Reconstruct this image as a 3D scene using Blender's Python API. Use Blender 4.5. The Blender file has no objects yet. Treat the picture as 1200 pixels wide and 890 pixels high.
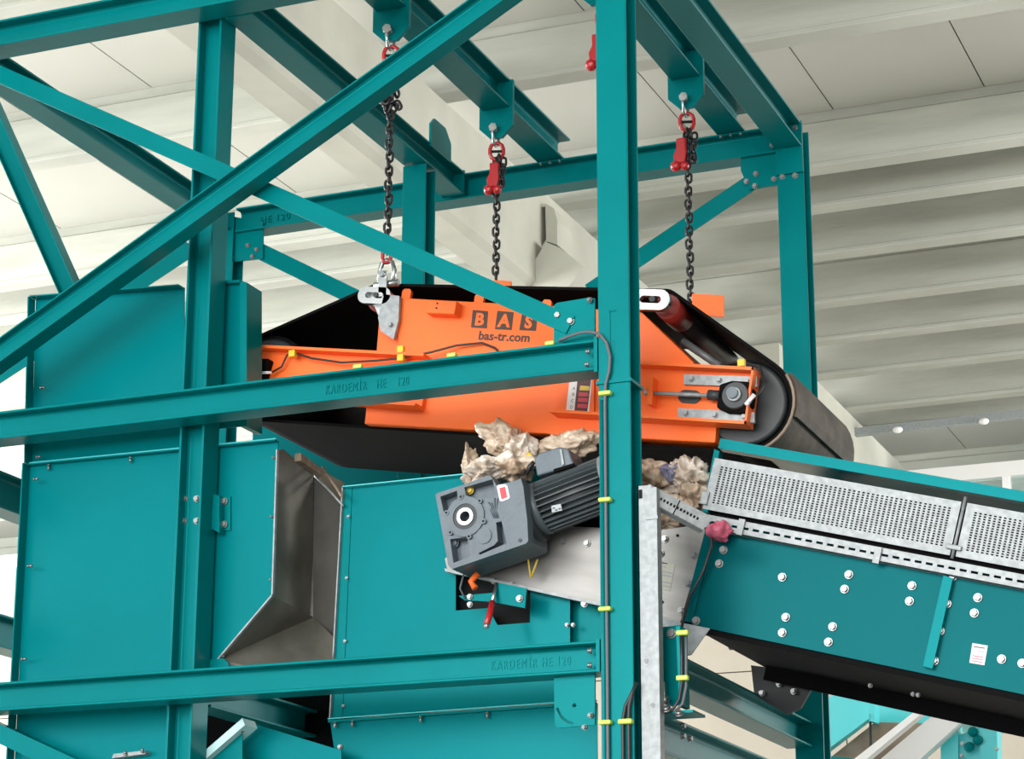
import bpy, bmesh, math, random
from mathutils import Vector, Matrix, noise
random.seed(7)
S = bpy.context.scene
col = S.collection
V3 = Vector

# ------------------------------------------------------------------ camera
F, PITCH, ROLL, YAW = 2719.36, .291654725, .00332631929, -.393571410
CAM = V3((2.752, -7.595, 1.569))
_r = V3((math.cos(YAW), -math.sin(YAW), 0))
FWD = V3((math.sin(YAW)*math.cos(PITCH), math.cos(YAW)*math.cos(PITCH), math.sin(PITCH)))
_u = _r.cross(FWD)
RT = _r*math.cos(ROLL) + _u*math.sin(ROLL)
UP = -_r*math.sin(ROLL) + _u*math.cos(ROLL)
cd = bpy.data.cameras.new('camera')
cam = bpy.data.objects.new('camera', cd)
col.objects.link(cam)
cam.matrix_world = Matrix((RT, UP, -FWD)).transposed().to_4x4()
cam.location = CAM
cd.sensor_width = 36; cd.lens = F/1200*36; cd.clip_end = 300
S.camera = cam

# ------------------------------------------------------------------ world, light, exposure
W = bpy.data.worlds.new('world'); S.world = W; W.use_nodes = True
bg = W.node_tree.nodes['Background']
bg.inputs[0].default_value = (.93, .97, 1, 1); bg.inputs[1].default_value = 1.35
S.view_settings.view_transform = 'Standard'; S.view_settings.look = 'None'
S.view_settings.gamma = 1; S.view_settings.exposure = 1.08
def area(name, loc, target, sx, sy, power, color=(1, .98, .95)):
    l = bpy.data.lights.new(name, 'AREA'); l.shape = 'RECTANGLE'; l.size = sx; l.size_y = sy
    l.energy = power; l.color = color
    o = bpy.data.objects.new(name, l); col.objects.link(o); o.location = loc
    o.rotation_euler = (V3(target)-V3(loc)).to_track_quat('-Z', 'Y').to_euler()
    return o
# unseen frontal fill added behind the viewer; daylight through the long glazing on the left
area('front_fill_light', (-2, -21.5, 6), (-2, 0, 4.5), 16, 9, 2000)
area('left_glazing_daylight', (-23.5, 9, 5.2), (-7, 13, 8.6), 20, 6.5, 4600)

area('right_glazing_daylight', (15.6, 16.5, 6.0), (0, 20, 9.7), 11, 5, 1500)

def at(px, py, Y):
    d = RT*((px-600)/F) - UP*((py-445)/F) + FWD
    return CAM + d*((Y-CAM.y)/d.y)
def atx(px, py, X):
    d = RT*((px-600)/F) - UP*((py-445)/F) + FWD
    return CAM + d*((X-CAM.x)/d.x)
def atz(px, py, Z):
    d = RT*((px-600)/F) - UP*((py-445)/F) + FWD
    return CAM + d*((Z-CAM.z)/d.z)

# ------------------------------------------------------------------ materials
def mat(name, base, rough=.5, metal=0, var=.0, scale=6, bump=0, bscale=60, coat=0, var2=None, stretch=(1, 1, 1), detail=4, lo=.35, hi=.7, spec=.5, tint=None):
    m = bpy.data.materials.new(name); m.use_nodes = True
    nt = m.node_tree; b = nt.nodes['Principled BSDF']
    b.inputs['Base Color'].default_value = (*base, 1); b.inputs['Roughness'].default_value = rough
    b.inputs['Metallic'].default_value = metal
    b.inputs['Specular IOR Level'].default_value = spec
    if tint: b.inputs['Specular Tint'].default_value = (*tint, 1)
    if coat:
        b.inputs['Coat Weight'].default_value = coat; b.inputs['Coat Roughness'].default_value = .15
    tc = nt.nodes.new('ShaderNodeTexCoord'); mp = nt.nodes.new('ShaderNodeMapping')
    mp.inputs['Scale'].default_value = stretch
    nt.links.new(tc.outputs['Object'], mp.inputs[0])
    if var or var2:
        n = nt.nodes.new('ShaderNodeTexNoise'); n.inputs['Scale'].default_value = scale; n.inputs['Detail'].default_value = detail
        nt.links.new(mp.outputs[0], n.inputs['Vector'])
        r = nt.nodes.new('ShaderNodeValToRGB')
        c2 = var2 or tuple(min(1, c*(1+var)) for c in base); c1 = base if var2 else tuple(c*(1-var) for c in base)
        r.color_ramp.elements[0].color = (*c1, 1); r.color_ramp.elements[1].color = (*c2, 1)
        r.color_ramp.elements[0].position = lo; r.color_ramp.elements[1].position = hi
        nt.links.new(n.outputs['Fac'], r.inputs[0]); nt.links.new(r.outputs[0], b.inputs['Base Color'])
    if bump:
        n2 = nt.nodes.new('ShaderNodeTexNoise'); n2.inputs['Scale'].default_value = bscale; n2.inputs['Detail'].default_value = 3
        nt.links.new(mp.outputs[0], n2.inputs['Vector'])
        bp = nt.nodes.new('ShaderNodeBump'); bp.inputs['Strength'].default_value = bump; bp.inputs['Distance'].default_value = .01
        nt.links.new(n2.outputs['Fac'], bp.inputs['Height']); nt.links.new(bp.outputs[0], b.inputs['Normal'])
    return m
TEAL = mat('teal_paint', (.0, .160, .170), .28, var=.06, scale=3, bump=.05, bscale=25, spec=.3, tint=(.12, .8, .85))
TEALS = mat('teal_sheet_paint', (.0, .165, .183), .24, var=.05, scale=2, bump=.06, bscale=5, spec=.3, tint=(.12, .8, .85))
TEALC = mat('shaded_conveyor_teal', (.0, .074, .086), .3, var=.05, scale=2, bump=.05, bscale=5, spec=.25, tint=(.12, .8, .85))  # same teal darkened, shade on the conveyor side put into the colour
PALE = mat('top_lit_teal', (.50, .74, .75), .4)  # light from above put into the sloping bar's colour
TEALX = mat('lit_teal', (.06, .58, .62), .35)  # teal lightened: sunlight on far machines and bright flange edges put into the colour
ORANGE = mat('orange_paint', (1.0, .165, .026), .4, var=.05, scale=4, bump=.04, bscale=20, spec=.3)
CONC = mat('concrete', (.46, .475, .425), .85, var=.12, scale=1.6, bump=.15, bscale=14, stretch=(.5, 1, 3))
CONCL = mat('light_concrete', (.50, .50, .435), .85, var=.10, scale=1.2, bump=.12, bscale=12)
PANEL = mat('roof_panel_white', (.50, .505, .46), .7, var=.03, scale=.6)
WALLM = mat('wall_panel_beige', (.34, .31, .255), .8, var=.05, scale=.8)
WHITE = mat('white_frame', (.88, .88, .87), .5)
FLOORM = mat('floor_concrete', (.30, .29, .27), .7, var=.15, scale=.8)
GALV = mat('galvanised_steel', (.31, .335, .345), .5, .3, var=.16, scale=40)
STEEL = mat('stainless_sheet', (.23, .225, .215), .42, .6, var=.12, scale=3, stretch=(1, 1, 6), bump=.03, bscale=30)
LINER = mat('worn_steel_liner', (.17, .165, .14), .5, .5, var=.3, scale=5, bump=.05, bscale=20)
CHROME = mat('bright_zinc', (.46, .48, .49), .25, .9)
BOLTM = mat('zinc_bolt', (.27, .28, .28), .3, .7)
BLACK = mat('black_rubber_and_shade', (.0045, .0045, .005), .7, bump=.1, bscale=60, spec=.06)
SLIN = mat('shaded_lining', (.055, .053, .045), .7, var=.3, scale=6)  # darker lining colour, shade inside the gap painted onto the rear wall
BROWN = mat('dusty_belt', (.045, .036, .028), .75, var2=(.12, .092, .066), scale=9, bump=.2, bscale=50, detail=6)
CHAIN = mat('black_chain', (.018, .018, .020), .35, .4)
RED = mat('red_hook_paint', (.42, .015, .02), .3)
DRED = mat('dark_red_roller', (.30, .03, .022), .35)
YELLOW = mat('yellow_clip', (.80, .52, .02), .45)
LIME = mat('lime_clip', (.55, .75, .12), .45)
GREY = mat('grey_cast_paint', (.100, .132, .158), .42, var=.10, scale=12, bump=.12, bscale=60)
MGREY = mat('motor_grey_paint', (.075, .092, .10), .42, var=.1, scale=12)
DGREY = mat('dark_grey_paint', (.030, .036, .040), .5, var=.15, scale=14)
CABLE = mat('grey_cable', (.10, .115, .13), .5)
CABLEB = mat('black_cable', (.02, .02, .022), .45)
BAG = mat('crumpled_film', (.36, .25, .165), .35, var2=(.80, .67, .53), scale=16, bump=.15, bscale=90, detail=5)
BAGW = mat('crumpled_white_film', (.48, .38, .29), .32, var2=(.88, .82, .74), scale=15, bump=.15, bscale=90, detail=5)
INK = mat('dark_print', (.055, .022, .012), .5)
LABW = mat('label_white', (.80, .76, .76), .5)
LABR = mat('label_red', (.62, .05, .07), .5)
LABY = mat('label_yellow', (.72, .50, .06), .5)
LABK = mat('label_dark', (.09, .02, .025), .5)
BLUE = mat('blue_film', (.22, .22, .33), .4)
PINK = mat('pink_film', (.60, .12, .20), .4)
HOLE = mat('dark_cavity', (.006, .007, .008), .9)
TRIM = mat('weathered_brown_belt', (.20, .14, .10), .7, var2=(.34, .27, .2), scale=5, stretch=(1, 6, 1))
m = bpy.data.materials.new('window_glass'); m.use_nodes = True
b = m.node_tree.nodes['Principled BSDF']; b.inputs['Base Color'].default_value = (.75, .88, .84, 1)
b.inputs['Roughness'].default_value = .08; b.inputs['Transmission Weight'].default_value = .75
GLASS = m

# ------------------------------------------------------------------ helpers
MW = {}                                             # own matrices of the empties
def setp(o, label=None, cat=None, group=None, kind=None):
    if label: o['label'] = label
    if cat: o['category'] = cat
    if group: o['group'] = group
    if kind: o['kind'] = kind
    return o
def thing(name, label, cat, loc=(0, 0, 0), roty=0, group=None, kind=None):
    o = bpy.data.objects.new(name, None); col.objects.link(o)
    o.empty_display_size = .1
    o.location = loc; o.rotation_euler = (0, roty, 0)
    MW[o.name] = Matrix.Translation(V3(loc)) @ Matrix.Rotation(roty, 4, 'Y')
    if kind: o['kind'] = kind
    else: setp(o, label, cat, group)
    return o
def mwof(o):
    mtx = Matrix.Identity(4)
    while o is not None:
        if o.name in MW: return MW[o.name] @ mtx
        mtx = o.matrix_basis @ mtx
        o = o.parent
    return mtx
class MB:
    def __init__(s): s.bm = bmesh.new()
    def faces(s, vs, fs, smooth=False):
        v = [s.bm.verts.new(p) for p in vs]
        for f in fs:
            try:
                q = s.bm.faces.new([v[i] for i in f]); q.smooth = smooth
            except ValueError: pass
        return s
    def box(s, lo, hi, M=None):
        lo, hi = V3(lo), V3(hi)
        vs = [V3((x, y, z)) for x in (lo.x, hi.x) for y in (lo.y, hi.y) for z in (lo.z, hi.z)]
        if M: vs = [M @ p for p in vs]
        return s.faces(vs, [(0, 1, 3, 2), (4, 6, 7, 5), (0, 4, 5, 1), (2, 3, 7, 6), (0, 2, 6, 4), (1, 5, 7, 3)])
    def prism(s, pts, ext, smooth=False):
        pts = [V3(p) for p in pts]; ext = V3(ext); n = len(pts)
        vs = pts + [p+ext for p in pts]
        fs = [tuple(range(n))[::-1], tuple(range(n, 2*n))]
        fs += [(i, (i+1) % n, (i+1) % n+n, i+n) for i in range(n)]
        v = [s.bm.verts.new(p) for p in vs]
        for k, f in enumerate(fs):
            q = s.bm.faces.new([v[i] for i in f]); q.smooth = smooth and k > 1
        return s
    def poly(s, pts, Y0, Y1):                        # outline in XZ, from Y0 to Y1
        return s.prism([(p[0], Y0, p[-1]) for p in pts], (0, Y1-Y0, 0))
    def holed(s, outer, holes, ext):                 # plate with real openings
        ext = V3(ext); bm = bmesh.new(); loops = []
        for lp in [outer]+holes:
            vs = [bm.verts.new(V3(p)) for p in lp]
            loops.append(vs)
            for i in range(len(vs)): bm.edges.new((vs[i], vs[(i+1) % len(vs)]))
        nrm = ext.normalized()
        bmesh.ops.triangle_fill(bm, use_beauty=True, use_dissolve=False, edges=bm.edges[:], normal=nrm)
        bm.verts.index_update()
        vs = [v.co.copy() for v in bm.verts]; fs = [tuple(v.index for v in f.verts) for f in bm.faces]
        n = len(vs); idx = [[v.index for v in lp] for lp in loops]
        allf = fs + [tuple(i+n for i in f[::-1]) for f in fs]
        for lp in idx:
            k = len(lp)
            allf += [(lp[i], lp[(i+1) % k], lp[(i+1) % k]+n, lp[i]+n) for i in range(k)]
        bm.free()
        return s.faces(vs+[v+ext for v in vs], allf)
    def cyl(s, p0, p1, r0, r1=None, seg=16, caps=True):
        p0, p1 = V3(p0), V3(p1); r1 = r0 if r1 is None else r1
        d = (p1-p0).normalized(); a = d.orthogonal().normalized(); c = d.cross(a)
        vs = []
        for p, r in ((p0, r0), (p1, r1)):
            vs += [p+(a*math.cos(t)+c*math.sin(t))*r for t in (2*math.pi*i/seg for i in range(seg))]
        v = [s.bm.verts.new(p) for p in vs]
        for i in range(seg):
            q = s.bm.faces.new((v[i], v[(i+1) % seg], v[(i+1) % seg+seg], v[i+seg])); q.smooth = True
        if caps:
            s.bm.faces.new(v[:seg][::-1]); s.bm.faces.new(v[seg:])
        return s
    def tube(s, path, r, seg=8, closed=False):
        P = [V3(p) for p in path]; n = len(P); rings = []
        prev = None
        for i, p in enumerate(P):
            if closed: t = (P[(i+1) % n]-P[i-1]).normalized()
            else: t = (P[min(i+1, n-1)]-P[max(i-1, 0)]).normalized()
            a = t.orthogonal().normalized() if prev is None else (prev - t*prev.dot(t)).normalized()
            prev = a; c = t.cross(a)
            rings.append([s.bm.verts.new(p+(a*math.cos(k)+c*math.sin(k))*r) for k in (2*math.pi*j/seg for j in range(seg))])
        for i in range(n if closed else n-1):
            A, B = rings[i], rings[(i+1) % n]
            for j in range(seg):
                q = s.bm.faces.new((A[j], A[(j+1) % seg], B[(j+1) % seg], B[j])); q.smooth = True
        if not closed:
            s.bm.faces.new(rings[0][::-1]); s.bm.faces.new(rings[-1])
        return s
    def hbeam(s, p0, p1, h, b, up=(0, 0, 1), tw=.0065, tf=.0105):   # flanges face along up
        p0, p1 = V3(p0), V3(p1); d = (p1-p0)
        w = d.normalized(); up = V3(up); up = (up-w*up.dot(w)).normalized(); sd = w.cross(up)
        H, B, t = h/2, b/2, tw/2; q = H-tf
        o = [(-B, -H), (B, -H), (B, -q), (t+.008, -q), (t, -q+.008), (t, q-.008), (t+.008, q), (B, q), (B, H), (-B, H),
             (-B, q), (-t-.008, q), (-t, q-.008), (-t, -q+.008), (-t-.008, -q), (-B, -q)]
        return s.prism([p0+sd*x+up*y for x, y in o], d)
    def angle(s, p0, p1, a, t, n1, n2):              # L section: corner on the line, legs along n1 and n2
        p0, p1 = V3(p0), V3(p1); n1, n2 = V3(n1).normalized(), V3(n2).normalized()
        o = [(0, 0), (a, 0), (a, t), (t, t), (t, a), (0, a)]
        return s.prism([p0+n1*x+n2*y for x, y in o], p1-p0)
    def ball(s, c, r, sub=2, sc=(1, 1, 1)):
        g = bmesh.ops.create_icosphere(s.bm, subdivisions=sub, radius=r)
        for v in g['verts']: v.co = V3((v.co.x*sc[0], v.co.y*sc[1], v.co.z*sc[2])) + V3(c)
        for f in s.bm.faces:
            pass
        return s
    def build(s, name, m, parent=None, recalc=True, bevel=0):
        if recalc: bmesh.ops.recalc_face_normals(s.bm, faces=s.bm.faces[:])
        me = bpy.data.meshes.new(name)
        if parent is not None:
            s.bm.transform(mwof(parent).inverted())
        s.bm.to_mesh(me); s.bm.free()
        me.materials.append(m)
        o = bpy.data.objects.new(name, me); col.objects.link(o)
        if parent is not None: o.parent = parent
        if bevel:
            bv = o.modifiers.new('bevel', 'BEVEL'); bv.width = bevel; bv.segments = 2; bv.limit_method = 'ANGLE'
        return o
def rot_y(a): return Matrix.Rotation(a, 4, 'Y')
SH = {}
def bolt(parent, p, n=(0, -1, 0), r=.012, m=None, name='bolt', L=.014):
    m = m or BOLTM
    key = (name, round(r, 4), m.name, L)
    if key not in SH:
        b = MB()
        b.cyl((0, 0, -.001), (0, 0, .004), r*1.14, seg=12)
        b.cyl((0, 0, .003), (0, 0, L), r, r*.86, seg=6)
        me = bpy.data.meshes.new(name); bmesh.ops.recalc_face_normals(b.bm, faces=b.bm.faces[:]); b.bm.to_mesh(me); b.bm.free()
        me.materials.append(m); SH[key] = me
    o = bpy.data.objects.new(name, SH[key]); col.objects.link(o); o.parent = parent
    q = V3(n).to_track_quat('Z', 'Y').to_matrix().to_4x4()
    o.matrix_basis = mwof(parent).inverted() @ (Matrix.Translation(V3(p)) @ q)
    return o
def text(body, name, m, parent, origin, u, v, size, depth=.001, align='LEFT', bold=0, spacing=1, xs=1):
    u, v = V3(u).normalized(), V3(v).normalized(); n = u.cross(v)
    cu = bpy.data.curves.new('t', 'FONT'); cu.body = body; cu.size = size; cu.extrude = depth; cu.align_x = align
    cu.offset = bold; cu.space_character = spacing; cu.resolution_u = 3
    t = bpy.data.objects.new('t', cu); col.objects.link(t)
    bpy.context.view_layer.update()
    me = bpy.data.meshes.new_from_object(t.evaluated_get(bpy.context.evaluated_depsgraph_get()))
    bpy.data.objects.remove(t)
    M = Matrix((u*xs, v, n)).transposed().to_4x4(); M.translation = V3(origin)
    me.transform(mwof(parent).inverted() @ M)
    me.materials.clear(); me.materials.append(m); me.name = name
    o = bpy.data.objects.new(name, me); col.objects.link(o); o.parent = parent
    return o
def ring(c, r, n=16, plane='XZ', a0=0, a1=2*math.pi):
    full = abs(a1-a0-2*math.pi) < 1e-6
    return [V3(c)+V3((math.cos(t)*r, 0, math.sin(t)*r)) for t in (a0+(a1-a0)*i/(n if full else n-1) for i in range(n))]
def perforated(name, m, parent, org, u, v, L, H, nx, ny, mx, my, thick, n, fx=.5, fy=.5):
    """sheet L x H with nx x ny real openings, margins mx,my; built in world space"""
    org, u, v, n = V3(org), V3(u).normalized(), V3(v).normalized(), V3(n).normalized()
    def grid(L, k, mg, f):
        p = (L-2*mg)/k; out = [0]
        for i in range(k): out += [mg+p*i+p*(1-f)/2, mg+p*i+p*(1+f)/2]
        return out+[L]
    xs, ys = grid(L, nx, mx, fx), grid(H, ny, my, fy)
    b = MB(); vs = []; fs = []
    for off in (0, 1):
        for y in ys:
            for x in xs: vs.append(org+u*x+v*y-n*thick*off)
    W = len(xs); N = W*len(ys)
    for j in range(len(ys)-1):
        for i in range(W-1):
            a, c, d, e = j*W+i, j*W+i+1, (j+1)*W+i+1, (j+1)*W+i
            if i % 2 == 1 and j % 2 == 1:
                fs += [(a, c, c+N, a+N), (c, d, d+N, c+N), (d, e, e+N, d+N), (e, a, a+N, e+N)]
            else:
                fs += [(a, c, d, e), (e+N, d+N, c+N, a+N)]
    b.faces(vs, fs)
    b.prism([vs[0], vs[W-1], vs[W-1]-n*thick, vs[0]-n*thick], v*1e-5)
    return b.build(name, m, parent, recalc=False)

# ================================================================== SETTING
HB, HP = 9.6, 10.16
floor = setp(MB().box((-45, -30, -.3), (30, 45, 0)).build('floor', FLOORM), kind='structure')
ceil = thing('ceiling', None, None, (-5, 12, HP), kind='structure')
MB().box((-24, -22, HP+.06), (16, 40, HP+.3)).build('roof_slab', PANEL, ceil)
ribs = [-4.95, -2.15, .65, 3.45, 6.25, 9.05, 11.87, 12.86, 14.2, 15.7, 17.0, 18.35, 19.9, 20.9, 24.4, 27.2, 30, 32.8]
def rib_prof(y):
    return [(y+.045, HP+.06), (y+.045, HB+.47), (y+.01, HB+.445), (y, HB+.05), (y-.015, HB+.04), (y-.015, HB+.01), (y-.005, HB), (y+.20, HB), (y+.22, HB+.02), (y+.22, HB+.44), (y+.18, HB+.47), (y+.18, HP+.06)]
rib0 = None
for i, y in enumerate(ribs):
    if rib0 is None:
        b = MB(); b.prism([(-24, yy, z) for yy, z in rib_prof(0)], (40, 0, 0))
        rib0 = b.build('concrete_rib', CONC, ceil); base = rib0
        rib0.location = (0, y, 0)
    else:
        o = rib0.copy(); col.objects.link(o); o.parent = ceil; o.location = (0, y, 0)
# white roof panels between the ribs, each a piece
pan = {}
for i in range(len(ribs)-1):
    y0, y1 = ribs[i]+.19, ribs[i+1]+.04
    if y1 < 2 or y1-y0 < .9: continue
    key = round(y1-y0, 2)
    for k in range(-9, 6):
        x0 = -2.12+1.40*k
        if key not in pan:
            b = MB(); b.box((0, 0, 0), (1.386, key, .055), Matrix.Translation((-5, 12, HP)))
            o = b.build('roof_panel', PANEL, ceil); pan[key] = o.data
        else:
            o = bpy.data.objects.new('roof_panel', pan[key]); col.objects.link(o); o.parent = ceil
        o.location = (x0+5, y0-12, 0)
# main girder, along Y, carrying the ribs
t1 = thing('trim_1', None, None, (-5, 8, 8.6), kind='structure')
MB().poly([(-5.23, 8.62), (-5.19, 8.58), (-4.92, 8.58), (-4.86, 8.64), (-4.86, HB), (-5.23, HB)], -10, 16.6).build('girder', CONCL, t1)
MB().poly([(-4.9, 8.5), (-4.12, 8.5), (-4.12, HB), (-4.9, HB)], 16.9, 34).build('girder_far_section', CONCL, t1)
YK = 11.45
ko = [at(x, y, YK) for x, y in ((594, 245), (640, 239), (649, 244), (653, 258), (653, 287), (641, 283), (617, 322), (612, 340), (594, 340))]
kh = [at(x, y, YK) for x, y in ((615, 246), (639, 242), (640, 281), (617, 316))]
MB().holed(ko, [kh], (0, .38, 0)).build('rib_bearing', CONCL, t1)
MB().poly([at(x, y, YK-.15) for x, y in ((640, 284), (655, 290), (684, 312), (662, 342), (608, 342), (616, 322))], YK-.15, YK+.5).build('corbel', CONCL, t1)
# back wall: beige panels, ribbon window on top
wb = thing('wall_back', None, None, (-8, 22, 0), kind='structure')
ZW = at(1150, 562, 22).z
pm = None
for r in range(6):
    for k in range(5):
        z0, z1 = r*1.35, r*1.35+1.335
        x0 = -24+6.4*k
        if pm is None:
            o = MB().box((-8, 22, 0), (-8+6.385, 22.2, 1.335)).build('wall_panel', WALLM, wb); pm = o.data
        else:
            o = bpy.data.objects.new('wall_panel', pm); col.objects.link(o); o.parent = wb
        o.location = (x0+8, 0, z0)
w1 = thing('window_1', None, None, (-8, 22, 8.2), kind='structure')
zt = at(1150, 545, 22).z; zb = at(1150, 562, 22).z
MB().box((-24, 21.94, zb), (8, 22.12, zt)).build('window_frame', WHITE, w1)
MB().box((-24, 21.94, 8.11), (8, 22.12, 8.2)).build('window_sill', WHITE, w1)
xm = at(1180, 570, 22).x; dx = 1.5
for k in range(-14, 6):
    x = xm+dx*k
    if x < -24 or x > 8: continue
    MB().box((x-.05, 21.95, 8.2), (x+.05, 22.1, zb)).build('mullion', WHITE, w1)
    MB().box((x+.05, 22.0, 8.2), (x+dx-.05, 22.015, zb)).build('window_pane', GLASS, w1)
# left wall low parapet below the glazing, right wall unseen, closed in front to darken the right
setp(MB().box((-24.3, -22, 0), (-24, 40, 1.6)).build('wall_left', WALLM), kind='structure')
setp(MB().box((16, -22, 0), (16.3, 10, HP)).box((16, 10, 0), (16.3, 40, 1.6)).build('unseen_wall_right', WALLM), kind='structure')

# ================================================================== STEEL FRAME
def column(name, label, x, y, z0, z1, up, h=.114, b=.12):
    t = thing(name, label, 'column', (x, y, z0), 0, 'columns of the steel frame')
    MB().hbeam((x, y, z0), (x, y, z1), h, b, up).build('column_section', TEAL, t, bevel=.0028)
    MB().box((x-.1, y-.1, z0), (x+.1, y+.1, z0+.015)).build('base_plate', TEAL, t)
    return t
main = column('steel_column', 'front teal steel column running full height right of the centre, with cable clips', 0, .06, 0, 5.79, (0, 1, 0), .12, .122)
zc = at(723, 447, 0).z
MB().box((-.068, -.008, zc-.006), (.068, .13, zc+.006)).build('splice_plate', TEAL, main)
ps = at(715, 364, -.002); pe = at(716, 430, -.002)
MB().box((ps.x-.004, -.0035, pe.z), (ps.x-.0005, 0, ps.z)).box((ps.x-.004, -.0035, ps.z-.004), (ps.x+.022, 0, ps.z)).build('weld_seam', TEAL, main)
text('HE 120', 'rolled_mark', TEAL, main, (ps.x+.018, 0, pe.z+.02), (0, 0, 1), (-1, 0, 0), .028, .0012)
lc = column('steel_column', 'teal steel column at left, its web facing front between blue-green chute panels', -1.835, .195, 0, 5.92, (1, 0, 0), .112, .122)
for q in ((217, 585), (231, 585), (216, 611), (231, 611), (226, 343)): bolt(lc, at(q[0], q[1], .19), (0, -1, 0), .012)
rc = column('steel_column', 'rear right teal column under the corner of the top frame, behind the roller', .04, 2.42, 0, 5.91, (0, 1, 0), .12, .13)
for q in ((917, 207), (932, 206)): bolt(rc, at(q[0], q[1], 2.36), (0, -1, 0), .013)
pc = column('steel_column', 'short teal post hanging behind the left lifting chain under the left rail', -1.70, 1.945, 0, 5.795, (0, 1, 0), .12, .122)
fc = column('steel_column', 'far left rear teal column mostly hidden behind the front left column', -3.02, 2.42, 0, 5.90, (0, 1, 0), .12, .12)

def beam(name, label, p0, p1, h=.12, b=.12, up=(0, 0, 1), cat='beam', mark=None):
    t = thing(name, label, cat, p0, 0, 'beams and rails of the steel frame')
    MB().hbeam(p0, p1, h, b, up).build('beam_section', TEAL, t, bevel=.0028)
    return t
mb = beam('steel_beam', 'teal front cross beam passing below the orange magnet, with rolled lettering', (-4.6, .06, 4.097), (-.078, .06, 4.097), .116, .12)
MB().box((-.078, -.002, 4.03), (-.064, .122, 4.165)).build('end_plate', TEAL, mb)
for q in ((692, 412), (691, 427)): bolt(mb, at(q[0], q[1], .02)+V3((-.004, 0, 0)), (-1, -.25, 0), .010)
tp = at(381, 462, .053)
text('KARDEMİR', 'rolled_mark', TEAL, mb, (tp.x, .0555, 4.083), (1, 0, 0), (0, 0, 1), .052, .0025, spacing=1.25, xs=.58)
text('HE', 'rolled_mark', TEAL, mb, (at(441, 455, .053).x, .0555, 4.083), (1, 0, 0), (0, 0, 1), .052, .0025, spacing=1.2, xs=.58)
text('120', 'rolled_mark', TEAL, mb, (at(465, 452, .053).x, .0555, 4.083), (1, 0, 0), (0, 0, 1), .052, .0025, spacing=1.15, xs=.58)
G = [at(x, y, .03) for x, y in ((649, 358), (653, 355), (690, 349), (697, 350), (697, 401), (649, 406))]
gp = MB().poly(G, .03, .042).build('gusset_plate', TEAL, mb)
for q in ((654, 370), (669, 377)): bolt(mb, at(q[0], q[1], .028), (0, -1, 0), .013)
for q in ((692, 352),): bolt(mb, at(q[0], q[1], .02), (-.3, -1, 0), .009)
lb = beam('steel_beam', 'lowest teal cross beam in front of the chute boxes, edges scuffed', (-4.6, .06, 2.985), (-.078, .06, 2.985), .112, .12)
MB().box((-.078, -.002, 2.93), (-.064, .122, 3.045)).build('end_plate', TEAL, lb)
for q in ((693, 763), (693, 780)): bolt(lb, at(q[0], q[1], .02), (-1, -.3, 0), .010)
text('KARDEMİR HE 120', 'rolled_mark', TEAL, lb, (at(575, 788, .053).x, .0556, 2.97), (1, 0, 0), (0, 0, 1), .048, .0015, spacing=1.3, xs=.62)
Y = .045
O_ = [at(x, y, Y) for x, y in ((649, 795), (697, 790), (697, 850), (654, 853.5), (650, 850))]
cs = [at(x, y, Y) for x, y in ((654, 829), (658, 838), (665, 844.5), (672, 847), (672, 850), (664, 848), (657, 842), (651.5, 831))]
ch = ring(at(673, 827, Y), .008, 10)
MB().holed(O_, [cs, ch], (0, .01, 0)).build('gusset_plate', TEAL, lb)
for q in ((693, 839), (686, 853)): bolt(lb, at(q[0], q[1], Y-.002), (-.3, -1, 0), .009)
tb = beam('steel_beam', 'top front teal beam crossing the upper left corner of the frame', (-4.8, .055, 5.862), (-.03, .055, 5.862), .12, .13)
rb = beam('steel_beam', 'rear top teal beam carrying the hanging rails, left corner to right column', (-2.95, 2.42, 5.852), (-.03, 2.42, 5.852), .134, .12)
text('HE 120', 'rolled_mark', TEAL, rb, (at(305, 255, 2.41).x, 2.412, 5.835), (1, 0, 0), (0, 0, 1), .05, .003, spacing=1.2)
r1 = beam('steel_beam', 'left top rail running back above the short hanging post', (-1.70, .13, 5.862), (-1.70, 2.35, 5.862), .12, .122)
MB().box((-1.76, 2.345, 5.80), (-1.64, 2.359, 5.93)).build('end_plate', TEAL, r1)
c0 = at(516, 172, 2.0)
MB().prism([(-1.645, 1.93, 5.90), (-1.645, 2.17, 5.90), (-1.645, 2.17, 6.0), (-1.645, 2.10, 6.06), (-1.645, 1.97, 6.06), (-1.645, 1.93, 6.02)], (.012, 0, 0)).build('cleat_plate', TEAL, r1)
rR = beam('steel_beam', 'right top rail running back to the rear right column', (.04, .0, 5.852), (.04, 2.35, 5.852), .124, .128)
MB().box((-.025, 2.345, 5.66), (.106, 2.359, 5.92)).build('end_plate', TEAL, rR)
for q in ((932, 150), (905, 170)): bolt(rR, at(q[0], q[1], 2.343), (0, -1, 0), .012)
def hang_rail(label, x):
    t = beam('hanging_rail', label, (x, -.05, 5.992), (x, 2.47, 5.992), .142, .14)
    for y in (.54, 1.69):
        outl = [(x-.085, 6.06), (x-.085, 5.83), (x-.03, 5.775), (x+.03, 5.775), (x+.085, 5.83), (x+.085, 6.06)]
        MB().poly(outl, y-.01, y+.01).build('hanger_plate', TEAL, t)
        MB().cyl((x, y-.05, 5.815), (x, y+.03, 5.815), .015, seg=12).cyl((x, y-.052, 5.815), (x, y-.035, 5.815), .021, seg=6).build('hanger_pin', CHROME, t)
    for dx in (-.05, 0.0, .05): bolt(t, (x+dx, 2.372, 5.917), (0, 0, -1), .011)
    return t
h2 = hang_rail('left hanging rail with two chain plates, above the magnet lettering', -1.185)
h3 = hang_rail('right hanging rail with chain plates, beside the right top rail', -.25)
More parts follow.
